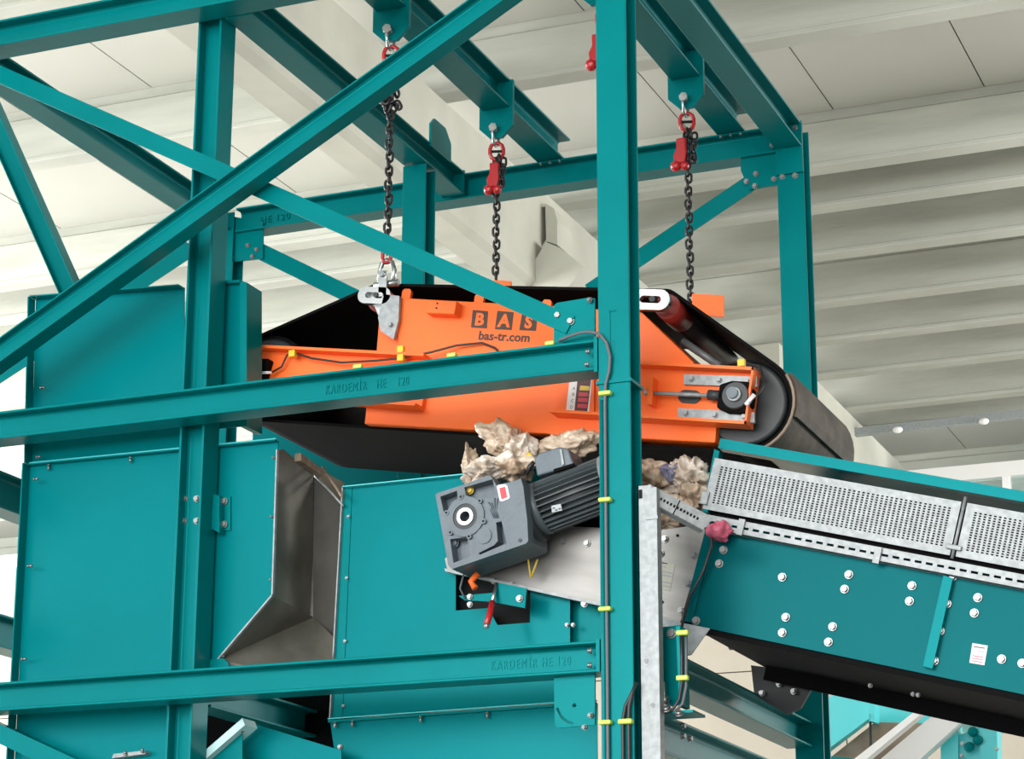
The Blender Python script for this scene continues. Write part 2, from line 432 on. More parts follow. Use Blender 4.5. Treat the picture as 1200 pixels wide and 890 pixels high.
lyb = beam('steel_beam', 'teal rail at far upper left running back to the rear left corner', (-3.035, -.6, 5.86), (-3.035, 2.35, 5.86), .12, .125)
# low side beams on the right, seen under the conveyor
s1 = beam('steel_beam', 'dark teal side beam under the conveyor, between front and rear right columns', (0, .13, 3.01), (0, 2.35, 3.01), .114, .12)
s2 = beam('steel_beam', 'lower dark teal side beam at bottom right of the front column', (.02, .13, 2.74), (.02, 2.35, 2.74), .14, .12)
for q in ((799, 851), (799, 863), (807, 866)): bolt(s2, atx(q[0], q[1], .085), (1, 0, 0), .011)
XB = at(247, 829, .3).x-.06; ZB = at(247, 829, .3).z+.057
sl = beam('steel_beam', 'dark teal side beam running back under the left chute opening', (XB, .30, ZB), (XB, 2.3, ZB), .114, .12)
yl1 = beam('steel_beam', 'mid height rail at far left edge behind the chute panels', (-3.03, -.5, 3.97), (-3.03, 2.35, 3.97), .16, .12)
yl2 = beam('steel_beam', 'low rail at far left edge behind the lower chute panel', (-3.03, -.5, 3.37), (-3.03, 2.35, 3.37), .14, .12)
# pedestal bracket with adjusting stud, right of the main post
pb = thing('support_bracket', 'teal angle bracket with adjusting stud beside the grey cable channel', 'bracket', at(782, 830, .16))
PB = [at(x, y, .16) for x, y in ((762, 737), (796, 733), (798, 826), (764, 832))]
MB().poly(PB, .16, .172).build('back_plate', TEAL, pb)
a, c = at(793, 735, .10), at(797, 828, .10)
MB().poly([at(792, 735, .09), at(797, 734, .09), at(801, 828, .09), at(796, 829, .09)], .09, .162).build('side_flange', TEAL, pb)
MB().box(at(762, 838, .08), at(812, 832, .08)+V3((0, .14, .0))).build('foot_plate', TEAL, pb)
for q in ((771, 743), (787, 743)): bolt(pb, at(q[0], q[1], .158), (0, -1, 0), .016)
zf = at(778, 832, .11)
MB().cyl(zf, at(778, 799, .11), .0085, seg=10).build('stud', CHROME, pb)
MB().cyl(at(778, 826, .11), at(778, 816, .11), .021, seg=6).cyl(at(778, 830, .11), at(778, 826, .11), .025, seg=12).build('nut', CHROME, pb)
for q in ((781, 833), (796, 838)): bolt(pb, at(q[0], q[1], .06), (0, -.6, .8), .013)

# braces
def brace_h(label, a, b, Y, h, w):
    p0, p1 = at(*a, Y), at(*b, Y)
    t = thing('diagonal_brace', label, 'brace', p0, 0, 'diagonal braces of the steel frame')
    MB().hbeam(p0, p1, h, w, (0, 0, 1), .006, .007).build('brace_section', TEAL, t, bevel=.0025)
    return t
def brace_l(label, a, b, Y, w, upn=1):
    p0, p1 = at(*a, Y), at(*b, Y)
    d = (p1-p0).normalized(); n = V3((0, -1, 0)).cross(d)
    if n.z < 0: n = -n
    t = thing('diagonal_brace', label, 'brace', p0, 0, 'diagonal braces of the steel frame')
    MB().angle(p0+n*w/2, p1+n*w/2, w, .007, -n, (0, 1, 0)).build('brace_section', TEAL, t)
    return t
d1 = brace_h('thick teal diagonal brace rising from lower left to the top centre', (-60, 461), (640, -43), -.055, .098, .085)
d2 = brace_l('flat light teal diagonal brace descending from upper left to the gusset', (-60, 61), (668, 381), .022, .072)
for q in ((262, 203),): pass
d3 = brace_l('teal diagonal brace behind the right chain below the top corner', (893, 205), (690, 342), 2.40, .085)
GR = [at(x, y, 2.385) for x, y in ((868, 176), (914, 172), (914, 216), (878, 222), (868, 200))]
MB().poly(GR, 2.385, 2.397).build('gusset_plate', TEAL, d3)
for q in ((875, 213), (886, 204), (885, 218), (907, 210)): bolt(d3, at(q[0], q[1], 2.383), (0, -1, 0), .012)
d4 = brace_l('teal diagonal brace from the rear left bracket down to the belt', (285, 285), (470, 375), 2.40, .085)
GL = [at(x, y, 2.385) for x, y in ((262, 252), (308, 260), (308, 303), (262, 308))]
MB().poly(GL, 2.385, 2.397).build('gusset_plate', TEAL, d4)
for q in ((272, 253), (272, 263), (257, 302), (272, 302), (291, 288), (301, 293), (296, 301)): bolt(d4, at(q[0], q[1], 2.383), (0, -1, 0), .011)
d5 = brace_l('thin teal diagonal brace behind the upper left chute panel', (-60, 478), (222, 292), 2.40, .095)
d7 = brace_l('short teal strip crossing the bottom left corner in front of the chute', (-70, 828), (95, 905), .12, .07)
d6 = brace_h('steep teal brace at the left edge leaning against bright roof', (-30, 85), (95, 368), 2.2, .105, .09)

# ================================================================== CHUTE
YC = .275
def px(L, Y): return [at(x, y, Y) for x, y in L]
cl = thing('chute_housing', 'large teal sheet chute panels left and right of the left column', 'chute', (-2.2, YC, 2.5))
up_ = px(((42, 350), (216, 337), (216, 529), (37, 546)), YC)
MB().poly(up_, YC, YC+.006).build('upper_panel', TEALS, cl)
MB().poly(px(((35, 546), (326, 517), (320, 698), (250, 782), (230, 800), (222, 990), (12, 990)), YC), YC, YC+.006).build('lower_panel', TEALS, cl)
def strip(p, q, w, y0, y1, name, parent, m=TEAL):     # flange strip from p to q
    p, q = V3(p), V3(q); d = (q-p).normalized(); n = d.cross(V3((0, 1, 0)))
    return MB().prism([(p.x, y0, p.z), (q.x, y0, q.z), (q.x+n.x*w, y0, q.z+n.z*w), (p.x+n.x*w, y0, p.z+n.z*w)], (0, y1-y0, 0)).build(name, m, parent)
e1, e2 = at(40, 352, YC), at(36, 546, YC)
MB().poly([e1, e2, e2+V3((.006, 0, 0)), e1+V3((.006, 0, 0))], YC-.05, YC).build('side_flange', TEAL, cl)
e3, e4 = at(34, 546, YC), at(10, 990, YC)
MB().poly([e3, e4, e4+V3((.006, 0, 0)), e3+V3((.006, 0, 0))], YC-.05, YC).build('side_flange', TEAL, cl)
e1, e2 = at(42, 352, YC), at(216, 339, YC)
MB().poly([e1, e2, e2+V3((0, 0, .006)), e1+V3((0, 0, .006))], YC-.05, YC).build('top_flange', TEAL, cl)
e1, e2 = at(36, 545, YC), at(326, 516.5, YC)
MB().poly([e1, e2, e2+V3((0, 0, .005)), e1+V3((0, 0, .005))], YC-.022, YC).build('joint_flange', TEALX, cl)
MB().poly([e1+V3((0, 0, -.008)), e2+V3((0, 0, -.008)), e2+V3((0, 0, -.003)), e1+V3((0, 0, -.003))], YC-.03, YC).build('joint_flange', TEAL, cl)
for q in ((46, 455), (41, 536), (38, 562), (31, 664), (24, 773)): bolt(cl, at(q[0], q[1], YC-.045)+V3((.008, 0, 0)), (1, 0, 0), .006, L=.02)
for q in ((57, 545), (153, 536), (253, 526)): bolt(cl, at(q[0], q[1], YC-.016), (0, 0, -1), .006, L=.022)
for q in ((322, 537), (320, 606), (319, 680), (262, 770)): bolt(cl, at(q[0], q[1], YC-.002), (-.3, -1, 0), .005)
L_ = px(((325, 528), (319.5, 698), (256, 773)), YC)
b = MB()
for i in range(2):
    d = (L_[i+1]-L_[i]).normalized(); n = d.cross(V3((0, 1, 0)))*.006
    b.poly([L_[i], L_[i+1], L_[i+1]+n, L_[i]+n], YC-.012, YC+.004)
b.build('edge_trim', GALV, cl)
ab = px(((244, 580), (268, 582), (268, 623), (244, 624)), YC-.03)
MB().poly(px(((243, 578), (257, 581), (257, 625), (243, 617)), YC-.05), YC-.05, YC).build('angle_bracket', TEAL, cl)
MB().poly(px(((255, 582), (270, 582), (270, 622), (255, 622)), YC-.008), YC-.008, YC).build('angle_bracket', TEAL, cl)
for q in ((263, 588), (263, 615)): bolt(cl, at(q[0], q[1], YC-.012), (0, -1, 0), .013)
bb = px(((131, 889), (133, 884), (170, 880), (170, 884)), YC-.04)
MB().poly(bb, YC-.04, YC).build('galvanised_bracket', GALV, cl)
for q in ((147, 885), (167, 882)): bolt(cl, at(q[0], q[1], YC-.045), (0, -.3, 1), .007)
tb2 = px(((243, 777), (247, 773), (262, 772), (268, 778), (268, 790), (243, 790)), YC-.02)
MB().poly(tb2, YC-.02, YC-.01).build('tab_plate', TEAL, cl)
# narrow hood piece right of the column
nh = thing('deflector_box', 'narrow teal box piece beside the left column, left of the orange side frame', 'guard', at(265, 490, .30))
MB().poly(px(((240, 331), (282, 329), (282, 500), (240, 504)), .30), .30, .306).build('front_sheet', TEALS, nh)
MB().poly(px(((281, 329), (289, 331), (289, 500), (281, 500)), .27), .27, .40).build('side_flange', TEAL, nh)
MB().poly(px(((240, 330), (282, 328), (282, 331), (240, 333)), .27), .27, .31).build('top_flange', TEAL, nh)

# inner steel lining seen through the gap
ln = thing('chute_liner', 'dark worn steel lining inside the gap between the chute boxes', 'liner', (-1.5, .6, 3))
XL = at(325, 528, .28).x
p = [V3((XL, .285, at(325, 528, .285).z)), V3((XL, .33, at(340, 526, .33).z)), atx(367, 556, XL), atx(367, 724, XL), V3((XL, .285, at(319, 700, .285).z))]
MB().prism(p, (-.006, 0, 0)).build('side_lining', LINER, ln)
yb = atx(367, 640, XL).y
MB().poly(px(((367, 556), (412, 602), (412, 800), (367, 770)), yb), yb, yb+.006).build('rear_lining', SLIN, ln)
q = [at(319, 699, .285), at(256, 774, .285), at(256, 800, .285), at(412, 800, .285), at(410, 745, yb), at(367, 724, yb)]
b = MB(); b.faces([at(319, 699, .286), at(367, 724, yb), at(391, 748, .522), at(388, 800, .5), at(250, 800, .30), at(254, 774, .288)], [(0, 1, 2, 3, 4, 5)])
o = b.build('sloped_lining', LINER, ln, recalc=False); sm = o.modifiers.new('s', 'SOLIDIFY'); sm.thickness = .006
MB().prism([atx(345, 532, XL), atx(372, 552, XL), atx(372, 560, XL), atx(345, 541, XL)], (.03, 0, 0)).build('lining_edge', TRIM, ln)
MB().tube([at(378, 548, .6), at(394, 572, .5), at(400, 582, .45)], .006, 6).build('broken_strip', TRIM, ln)
MB().tube([at(369, 558, .6), at(385, 574, .55), at(402, 593, .5)], .005, 6).build('lining_rim', GALV, ln)
MB().poly(px(((365, 545), (402, 565), (402, 600), (365, 562)), .9), .9, .91).build('worn_rim', TRIM, ln)

cr = thing('chute_housing', 'teal chute box under the gearmotor, with a dark cut-out and red handle', 'chute', (-.8, .53, 2.5))
YR = .53
outer = px(((403, 573), (545, 557), (668, 546), (668, 824), (390, 844)), YR)
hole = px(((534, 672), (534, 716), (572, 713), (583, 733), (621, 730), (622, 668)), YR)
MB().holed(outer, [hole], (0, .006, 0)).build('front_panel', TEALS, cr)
e1, e2 = at(403, 573, YR), at(388, 845, YR)
MB().poly([e1, e2, e2+V3((.005, 0, 0)), e1+V3((.005, 0, 0))], YR-.02, YR).build('left_edge', GALV, cr)
MB().poly([e1, e2, e2+V3((.05, 0, 0)), e1+V3((.038, 0, 0))], YR-.004, YR).build('side_flange', TEAL, cr)
e1, e2 = at(405, 573, YR), at(668, 546, YR)
MB().poly([e1, e2, e2+V3((0, 0, .004)), e1+V3((0, 0, .004))], YR-.03, YR).build('top_flange', TEALX, cr)
for q in ((408, 606), (406, 678), (404, 752), (402, 828)): bolt(cr, at(q[0], q[1], YR-.004), (.5, -1, 0), .006)
e1, e2 = at(388, 844.5, YR), at(700, 822.5, YR)
MB().poly([e1, e2, e2+V3((0, 0, .004)), e1+V3((0, 0, .004))], YR-.03, YR).build('joint_flange', TEALX, cr)
MB().poly([e1+V3((0, 0, -.012)), e2+V3((0, 0, -.012)), e2+V3((0, 0, -.004)), e1+V3((0, 0, -.004))], YR-.028, YR).build('joint_flange', TEAL, cr)
for q in ((393, 846), (413, 845), (493, 840), (571, 835)): bolt(cr, at(q[0], q[1], YR-.018), (0, 0, -1), .006, L=.024)
MB().poly(px(((387, 847), (668, 827), (700, 825), (700, 990), (408, 990)), YR), YR, YR+.006).build('hopper_panel', TEALS, cr)
bolt(cr, at(399, 876, YR-.002), (0, -1, 0), .009)
MB().box(at(480, 760, .62)-V3((0, 0, .1)), at(668, 660, .62)+V3((0, .01, 0))).build('shade_backing', HOLE, cr)  # dark sheet added so the cut-out reads as shaded inside
MB().poly(px(((668, 700), (712, 712), (712, 760), (668, 760)), .58), .58, .586).build('end_panel', TEAL, cr)
for q in ((665, 733), (672, 733)): bolt(cr, at(q[0], q[1], YR-.004), (0, -1, 0), .007)
bk = thing('chute_housing', 'rear teal chute wall glimpsed below the belt', 'chute', (-1, 1.9, 3.4))
MB().poly(px(((296, 500), (700, 505), (700, 640), (296, 640)), 1.9), 1.9, 1.91).build('rear_panel', TEALS, bk)
# dark lower chute left
lw = thing('lower_chute', 'dark teal lower chute box with a pale top-lit sloping bar, bottom left', 'chute', (-1.6, .5, 2.4))
MB().poly(px(((285, 845), (400, 880), (400, 990), (285, 990)), .42), .42, .43).build('front_sheet', TEALS, lw)
MB().prism([at(225, 893, .26), at(284, 842, .26), at(287, 850, .26), at(234, 896, .26)], (0, .10, 0)).build('sloping_bar', PALE, lw)
MB().poly(px(((228, 896), (284, 849), (284, 990), (228, 990)), .30), .30, .305).build('side_sheet', TEAL, lw)
bolt(lw, at(284, 857, .297), (0, -1, 0), .008)
MB().poly(px(((226, 810), (420, 810), (420, 990), (226, 990)), 1.2), 1.2, 1.21).build('shade_backing', BLACK, lw)  # black sheet added to stand for the shade in the opening

# ================================================================== MAGNETIC SEPARATOR
TH = math.radians(9.4)
OM = at(862, 464, .45)
mg = thing('magnetic_separator', 'orange overband magnet with black belt hung on chains in the teal frame', 'machine', OM, TH)
U = V3((math.cos(TH), 0, -math.sin(TH))); VV = V3((math.sin(TH), 0, math.cos(TH)))
def loc(x, y, Y):
    d = at(x, y, Y)-V3((OM.x, Y, OM.z)); return d.dot(U), d.dot(VV)
def wp(u, v, Y): return V3((OM.x, Y, OM.z))+U*u+VV*v
def mprism(uv, y0, y1, name, m, parent=None, bevel=0):
    return MB().prism([wp(u, v, y0) for u, v in uv], (0, y1-y0, 0)).build(name, m, parent or mg, bevel=bevel)
BY0, BY1 = .57, 1.40
house = [loc(x, y, .53) for x, y in ((466, 349), (650, 359), (752, 366), (812, 424), (842, 470), (838, 519), (427, 497), (430, 470), (466, 440))]
mprism(house, .53, BY1+.04, 'housing', ORANGE, bevel=.004)
mprism([loc(x, y, .56) for x, y in ((447, 345), (467, 347), (467, 440), (440, 430))], .56, .70, 'housing_side_panel', ORANGE)
mprism([loc(x, y, .525) for x, y in ((650, 490), (700, 494), (745, 497), (745, 525), (640, 508))], .525, .531, 'lower_lip', ORANGE)
for q in ((478, 349), (563, 355), (642, 362)):
    u, v = loc(q[0], q[1], .60)
    mprism([(u-.02, v-.02), (u+.02, v-.02), (u+.02, v+.022), (u+.012, v+.032), (u-.012, v+.032), (u-.02, v+.022)], .58, .60, 'lifting_tab', ORANGE)
u, v = loc(505, 354, .50); u2, v2 = loc(536, 371, .50)
tb_ = mprism([(u, v), (u2, v), (u2, v2), (u, v2)], .47, .53, 'terminal_box', ORANGE, bevel=.004)
for du in (.25, .6):
    MB().cyl(wp(u+(u2-u)*.35, v+(v2-v)*du, .4705), wp(u+(u2-u)*.35, v+(v2-v)*du, .468), .004, seg=8).build('screw_hole', HOLE, tb_)
# side frame channels
def channel(L, name):
    q = [loc(x, y, .47) for x, y in L]; uL, uR = q[0][0], q[1][0]; vT = (q[0][1]+q[1][1])/2; vB = q[2][1]
    o = mprism([(uL, vB), (uR, vB), (uR, vT), (uL, vT)], .50, .53, name, ORANGE)
    mprism([(uL, vT-.012), (uR, vT-.012), (uR, vT), (uL, vT)], .44, .50, 'frame_flange', ORANGE)
    mprism([(uL, vB), (uR, vB), (uR, vB+.012), (uL, vB+.012)], .44, .50, 'frame_flange', ORANGE)
    return uL, uR, vT, vB
lu = channel(((250, 402), (500, 418), (492, 478)), 'side_frame')
ru = channel(((657, 421), (886, 433), (884, 500)), 'side_frame')
mprism([(ru[1]-.008, ru[3]), (ru[1], ru[3]), (ru[1], ru[2]), (ru[1]-.008, ru[2])], .44, .50, 'frame_end_plate', ORANGE)
# belt loop
R = .182
uL = loc(297, 430, .45)[0]
idR = loc(772, 350, .50); idL = loc(432, 343, .50); ri = .05
pts = []
pts += [(R*math.sin(a), -R*math.cos(a)) for a in [math.radians(k) for k in range(0, 151, 10)]]       # right drum, bottom to top
pts += [(idR[0]+ri*math.cos(math.radians(k)), idR[1]+ri*math.sin(math.radians(k))) for k in (55, 75, 90)]
pts += [(idL[0]+ri*math.cos(math.radians(k)), idL[1]+ri*math.sin(math.radians(k))) for k in (90, 105, 125)]
pts += [(uL-R*math.sin(math.radians(k)), -R*math.cos(math.radians(k))) for k in range(150, -1, -10)]
n = len(pts); outp = []
for i in range(n):
    p0, p1, p2 = V3((*pts[i-1], 0)), V3((*pts[i], 0)), V3((*pts[(i+1) % n], 0))
    tdir = (p2-p0).normalized(); nn = V3((tdir.y, -tdir.x, 0)); outp.append((p1+nn*.012).to_2d())
vs = []; 
for Yb in (BY0, BY1):
    vs += [wp(a[0], a[1], Yb) for a in pts]; vs += [wp(a[0], a[1], Yb) for a in outp]
fs = []; fo = []
for i in range(n):
    j = (i+1) % n
    fs.append((i, j, 2*n+j, 2*n+i)); fs.append((i, n+i, n+j, j)); fs.append((2*n+i, 2*n+j, 3*n+j, 3*n+i))
    fo.append((n+i, 3*n+i, 3*n+j, n+j))
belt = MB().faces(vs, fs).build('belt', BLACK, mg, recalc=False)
run = MB().faces(vs, [fo[-1], fo[-2], fo[-3], fo[-4]]).build('belt_lower_shaded', BLACK, belt, recalc=False)  # underside shade of the belt put into this face's colour
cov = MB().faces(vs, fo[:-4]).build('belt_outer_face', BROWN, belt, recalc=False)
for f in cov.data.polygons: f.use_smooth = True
# cleats across the belt
def cleat(i):
    a, c = V3((*outp[i], 0)), V3((*outp[(i+1) % n], 0)); tdir = (c-a).normalized(); nn = V3((tdir.y, -tdir.x, 0))
    q = [a, a+tdir*.05, a+tdir*.045+nn*.04, a+tdir*.01+nn*.04]
    mprism([(k.x, k.y) for k in q], BY0+.02, BY1, 'belt_cleat', BROWN, belt)
cleat(n-9)
pad = []
for k in (8, 9, 10, 11, 12, 13):
    pad.append(outp[k])
pad2 = [(V3((*p, 0))*(1+.016/R)) for p in pad]
mprism([(p[0], p[1]) for p in pad]+[(p.x, p.y) for p in pad2[::-1]], BY0+.01, BY1, 'belt_cleat', BROWN, belt)
# end drums
for uu, nm in ((0, 'drive_drum'), (uL, 'tail_drum')):
    d_ = MB().cyl(wp(uu, 0, BY0+.015), wp(uu, 0, BY1-.02), R-.002, seg=40).build(nm, BLACK, mg)
    MB().cyl(wp(uu, 0, BY0+.014), wp(uu, 0, BY0-.0), R-.012, R-.03, seg=40).build('drum_face', DGREY, d_)
    MB().cyl(wp(uu, 0, .40), wp(uu, 0, BY0+.02), .022, seg=16).build('shaft', GREY, d_)
# rim line on belt edge
MB().tube([wp(a[0]*.995, a[1]*.995, BY0-.002) for a in outp[0:14]], .006, 6).build('belt_edge', TRIM, belt)
# idler rollers with bright brackets
for (uu, v0), nm in ((idR, 'R'), (idL, 'L')):
    ir = MB().cyl(wp(uu, v0, .62), wp(uu, v0, BY1), ri-.004, seg=20).build('idler_roller', CABLEB, mg)
    MB().cyl(wp(uu, v0, .60), wp(uu, v0, .78), ri+.002, seg=20).build('roller_sleeve', DRED, ir)
def oval(u, v, w, h, k=10):
    return [(u+(w-h)*(1 if math.cos(t) > 0 else -1)+h*math.cos(t), v+h*math.sin(t)) for t in [2*math.pi*(i+.5)/(2*k) for i in range(2*k)]]
def bracket(u, v, w, h, name='idler_bracket'):
    outer = [wp(a, c, .50) for a, c in oval(u, v, w, h)]; inner = [wp(a, c, .50) for a, c in oval(u, v, w*.55, h*.36)]
    o = MB().holed(outer, [inner], (0, .03, 0)).build(name, CHROME, mg)
    MB().cyl(wp(u+.01, v, .49), wp(u+.01, v, .53), h*.30, seg=8).build('bracket_bolt', DGREY, o)
    return o
ur, vr = loc(762, 351, .50); bracket(ur, vr, .08, .042)
ul, vl = loc(437, 346, .50); bracket(ul+.005, vl, .075, .036)
# lifting lugs
def lug(x0, Y):
    zt_ = at(458, 330, .54).z
    return zt_
LP = [loc(x, y, .50) for x, y in ((450, 345), (468, 347), (467, 375), (461, 398), (446, 388), (443, 372))]
lg = mprism(LP, .50, .52, 'lifting_lug', GALV)
bolt(lg, at(458, 381, .498), (0, -1, 0), .010)
mprism([loc(x, y, .515) for x, y in ((422, 340), (450, 335), (450, 352), (443, 372), (437, 358), (424, 353))], .53, .555, 'idler_arm', CHROME)
ug, vg = loc(815, 365, 1.69); 
mprism([loc(x, y, 1.69) for x, y in ((812, 345), (848, 347), (848, 372), (812, 368))], 1.68, 1.70, 'rear_lug', ORANGE)
MB().prism([at(x, y, 1.42) for x, y in ((786, 352), (800, 353), (800, 361), (786, 360))], (0, .27, 0)).build('lug_arm', ORANGE, mg)
mprism([loc(x, y, 1.69) for x, y in ((580, 330), (600, 331), (600, 400), (580, 400))], 1.67, 1.69, 'rear_lug', ORANGE)
# tension gear at right end
for L in (((797, 435), (883, 438), (883, 450), (797, 447)), ((790, 475), (880, 480), (880, 492), (790, 487))):
    q = [loc(x, y, .44) for x, y in L]
    pl_ = mprism(q, .484, .50, 'guide_plate', GALV)
    for f in (.12, .5, .88):
        c_ = wp(q[0][0]+(q[1][0]-q[0][0])*f, (q[0][1]+q[2][1])/2, .482)
        bolt(pl_, c_, (0, -1, 0), .010, m=GALV)
hu, hv = loc(862, 464, .44)
hb_ = mprism([(hu-.075, hv-.045), (hu-.03, hv-.062), (hu+.035, hv-.062), (hu+.062, hv-.03), (hu+.062, hv+.03), (hu+.035, hv+.062), (hu-.03, hv+.062), (hu-.075, hv+.045)], .455, .50, 'bearing_housing', BLACK, bevel=.006)
MB().cyl(wp(hu, hv, .43), wp(hu, hv, .458), .050, .056, seg=24).build('bearing_cap', DGREY, hb_)
MB().cyl(wp(hu, hv, .415), wp(hu, hv, .435), .026, seg=20).build('shaft_end', GALV, hb_)
s0, s1_ = wp(*loc(765, 461, .46), .46), wp(*loc(838, 464, .46), .46)
MB().cyl(s0, s1_, .008, seg=10).build('tension_rod', GALV, mg)
MB().cyl(wp(*loc(756, 460, .46), .46), wp(*loc(764, 461, .46), .46), .013, seg=6).build('tension_nut', GALV, mg)
MB().cyl(wp(*loc(830, 463, .46), .46), wp(*loc(844, 464, .46), .46), .020, seg=6).build('tension_nut', DGREY, mg)
mprism([loc(x, y, .47) for x, y in ((763, 444), (768, 444), (767, 477), (761, 476))], .44, .50, 'anchor_plate', ORANGE)
mprism(oval(*loc(808, 465, .495), .045, .026), .494, .503, 'frame_slot', DGREY)
MB().tube([at(877, 472, .43), at(890, 460, .45), at(897, 448, .5), at(890, 430, .53), at(868, 424, .53), at(845, 428, .54)], .006, 6).build('sensor_cable', CABLEB, mg)
MB().cyl(at(874, 475, .43), at(884, 463, .44), .009, seg=10).build('sensor', LABW, mg)
# left end bearing
hu, hv = loc(296, 432, .44)
hb2 = mprism([(hu-.06, hv-.05), (hu+.05, hv-.055), (hu+.06, hv+.05), (hu-.06, hv+.05)], .455, .50, 'bearing_housing', BLACK, bevel=.006)
bolt(hb2, at(303, 424, .45), (0, -1, 0), .011); 
MB().cyl(at(301, 437, .44), at(318, 437, .44), .006, seg=8).build('grease_nipple', LABW, hb2)
MB().tube([at(292, 402, .6), at(305, 397, .6), at(318, 401, .6), at(326, 408, .58)], .006, 6).build('hose', CABLE, mg)
MB().tube([at(318, 437, .47), at(330, 430, .47), at(336, 417, .47), at(343, 413, .46), at(365, 420, .46), at(400, 425, .46), at(440, 423, .46), at(470, 420, .46), at(505, 413, .47), at(535, 405, .5), at(565, 402, .51), at(580, 408, .51), at(586, 415, .51)], .0045, 6).build('sensor_cable', CABLEB, mg)
for q in ((343, 415), (470, 410), (470, 420), (869, 426)):
    c_ = at(q[0], q[1], .45)
    MB().box(c_-V3((.014, .012, .014)), c_+V3((.014, .012, .014))).build('cable_clip', YELLOW, mg, bevel=.003)
# small cross member at the inside of the belt, right
MB().tube([at(800, 400, .9), at(845, 430, .9)], .016, 8).build('tie_bar', GALV, mg)
# lettering
def letter(ch, x0, y0, x1, y1, x2, y2, x3, y3):
    q = [loc(x, y, .529) for x, y in ((x0, y0), (x1, y1), (x2, y2), (x3, y3))]
    sq = mprism(q, .5285, .531, 'letter_block', INK)
    cu = sum(k[0] for k in q)/4; h = q[0][1]-q[3][1]
    text(ch, 'letter', ORANGE, sq, wp(cu, q[3][1]+h*.16, .5285), U, VV, h*.95, .0012, 'CENTER', bold=.003)
letter('B', 554, 363.5, 572, 365, 570.5, 385, 552, 384)
letter('A', 583, 364.5, 602, 366, 599.5, 387, 580, 386)
letter('S', 612, 367, 630, 369, 628, 388, 608.5, 387)
u0, v0 = loc(560, 398, .529)
text('bas-tr.com', 'web_lettering', INK, mg, wp(u0, v0, .529), U, VV, .051, .0012, bold=.0012, spacing=1.02)
# control plate with warning label
mprism([loc(x, y, .495) for x, y in ((664, 440), (697, 440), (697, 489), (658, 488))], .485, .50, 'label_backing', ORANGE)
lb_ = mprism([loc(x, y, .484) for x, y in ((668, 441), (694, 441), (690, 486), (663, 484))], .4835, .4855, 'warning_label', LABW)
mprism([loc(x, y, .483) for x, y in ((677, 442), (693, 442), (688, 484), (673, 483))], .4828, .484, 'label_field', LABK, lb_)
mprism([loc(x, y, .4825) for x, y in ((680, 452), (691, 453), (690.5, 458), (679, 457.5))], .4822, .483, 'label_bar', LABY, lb_)
for y in (460, 466.5, 473.5):
    mprism([loc(x, yy, .4825) for x, yy in ((678.5-(y-460)*.1, y), (689.5-(y-460)*.1, y+.5), (689-(y-460)*.1, y+5), (677.5-(y-460)*.1, y+4.5))], .4822, .483, 'label_bar', LABR, lb_)
for ch, y in (('A', 457), ('B', 464), ('C', 471.5), ('D', 479)):
    u0, v0 = loc(672.3-(y-457)*.13, y, .483)
    text(ch, 'label_letter', LABK, lb_, wp(u0, v0, .4833), U, VV, .017, .0004, 'CENTER')

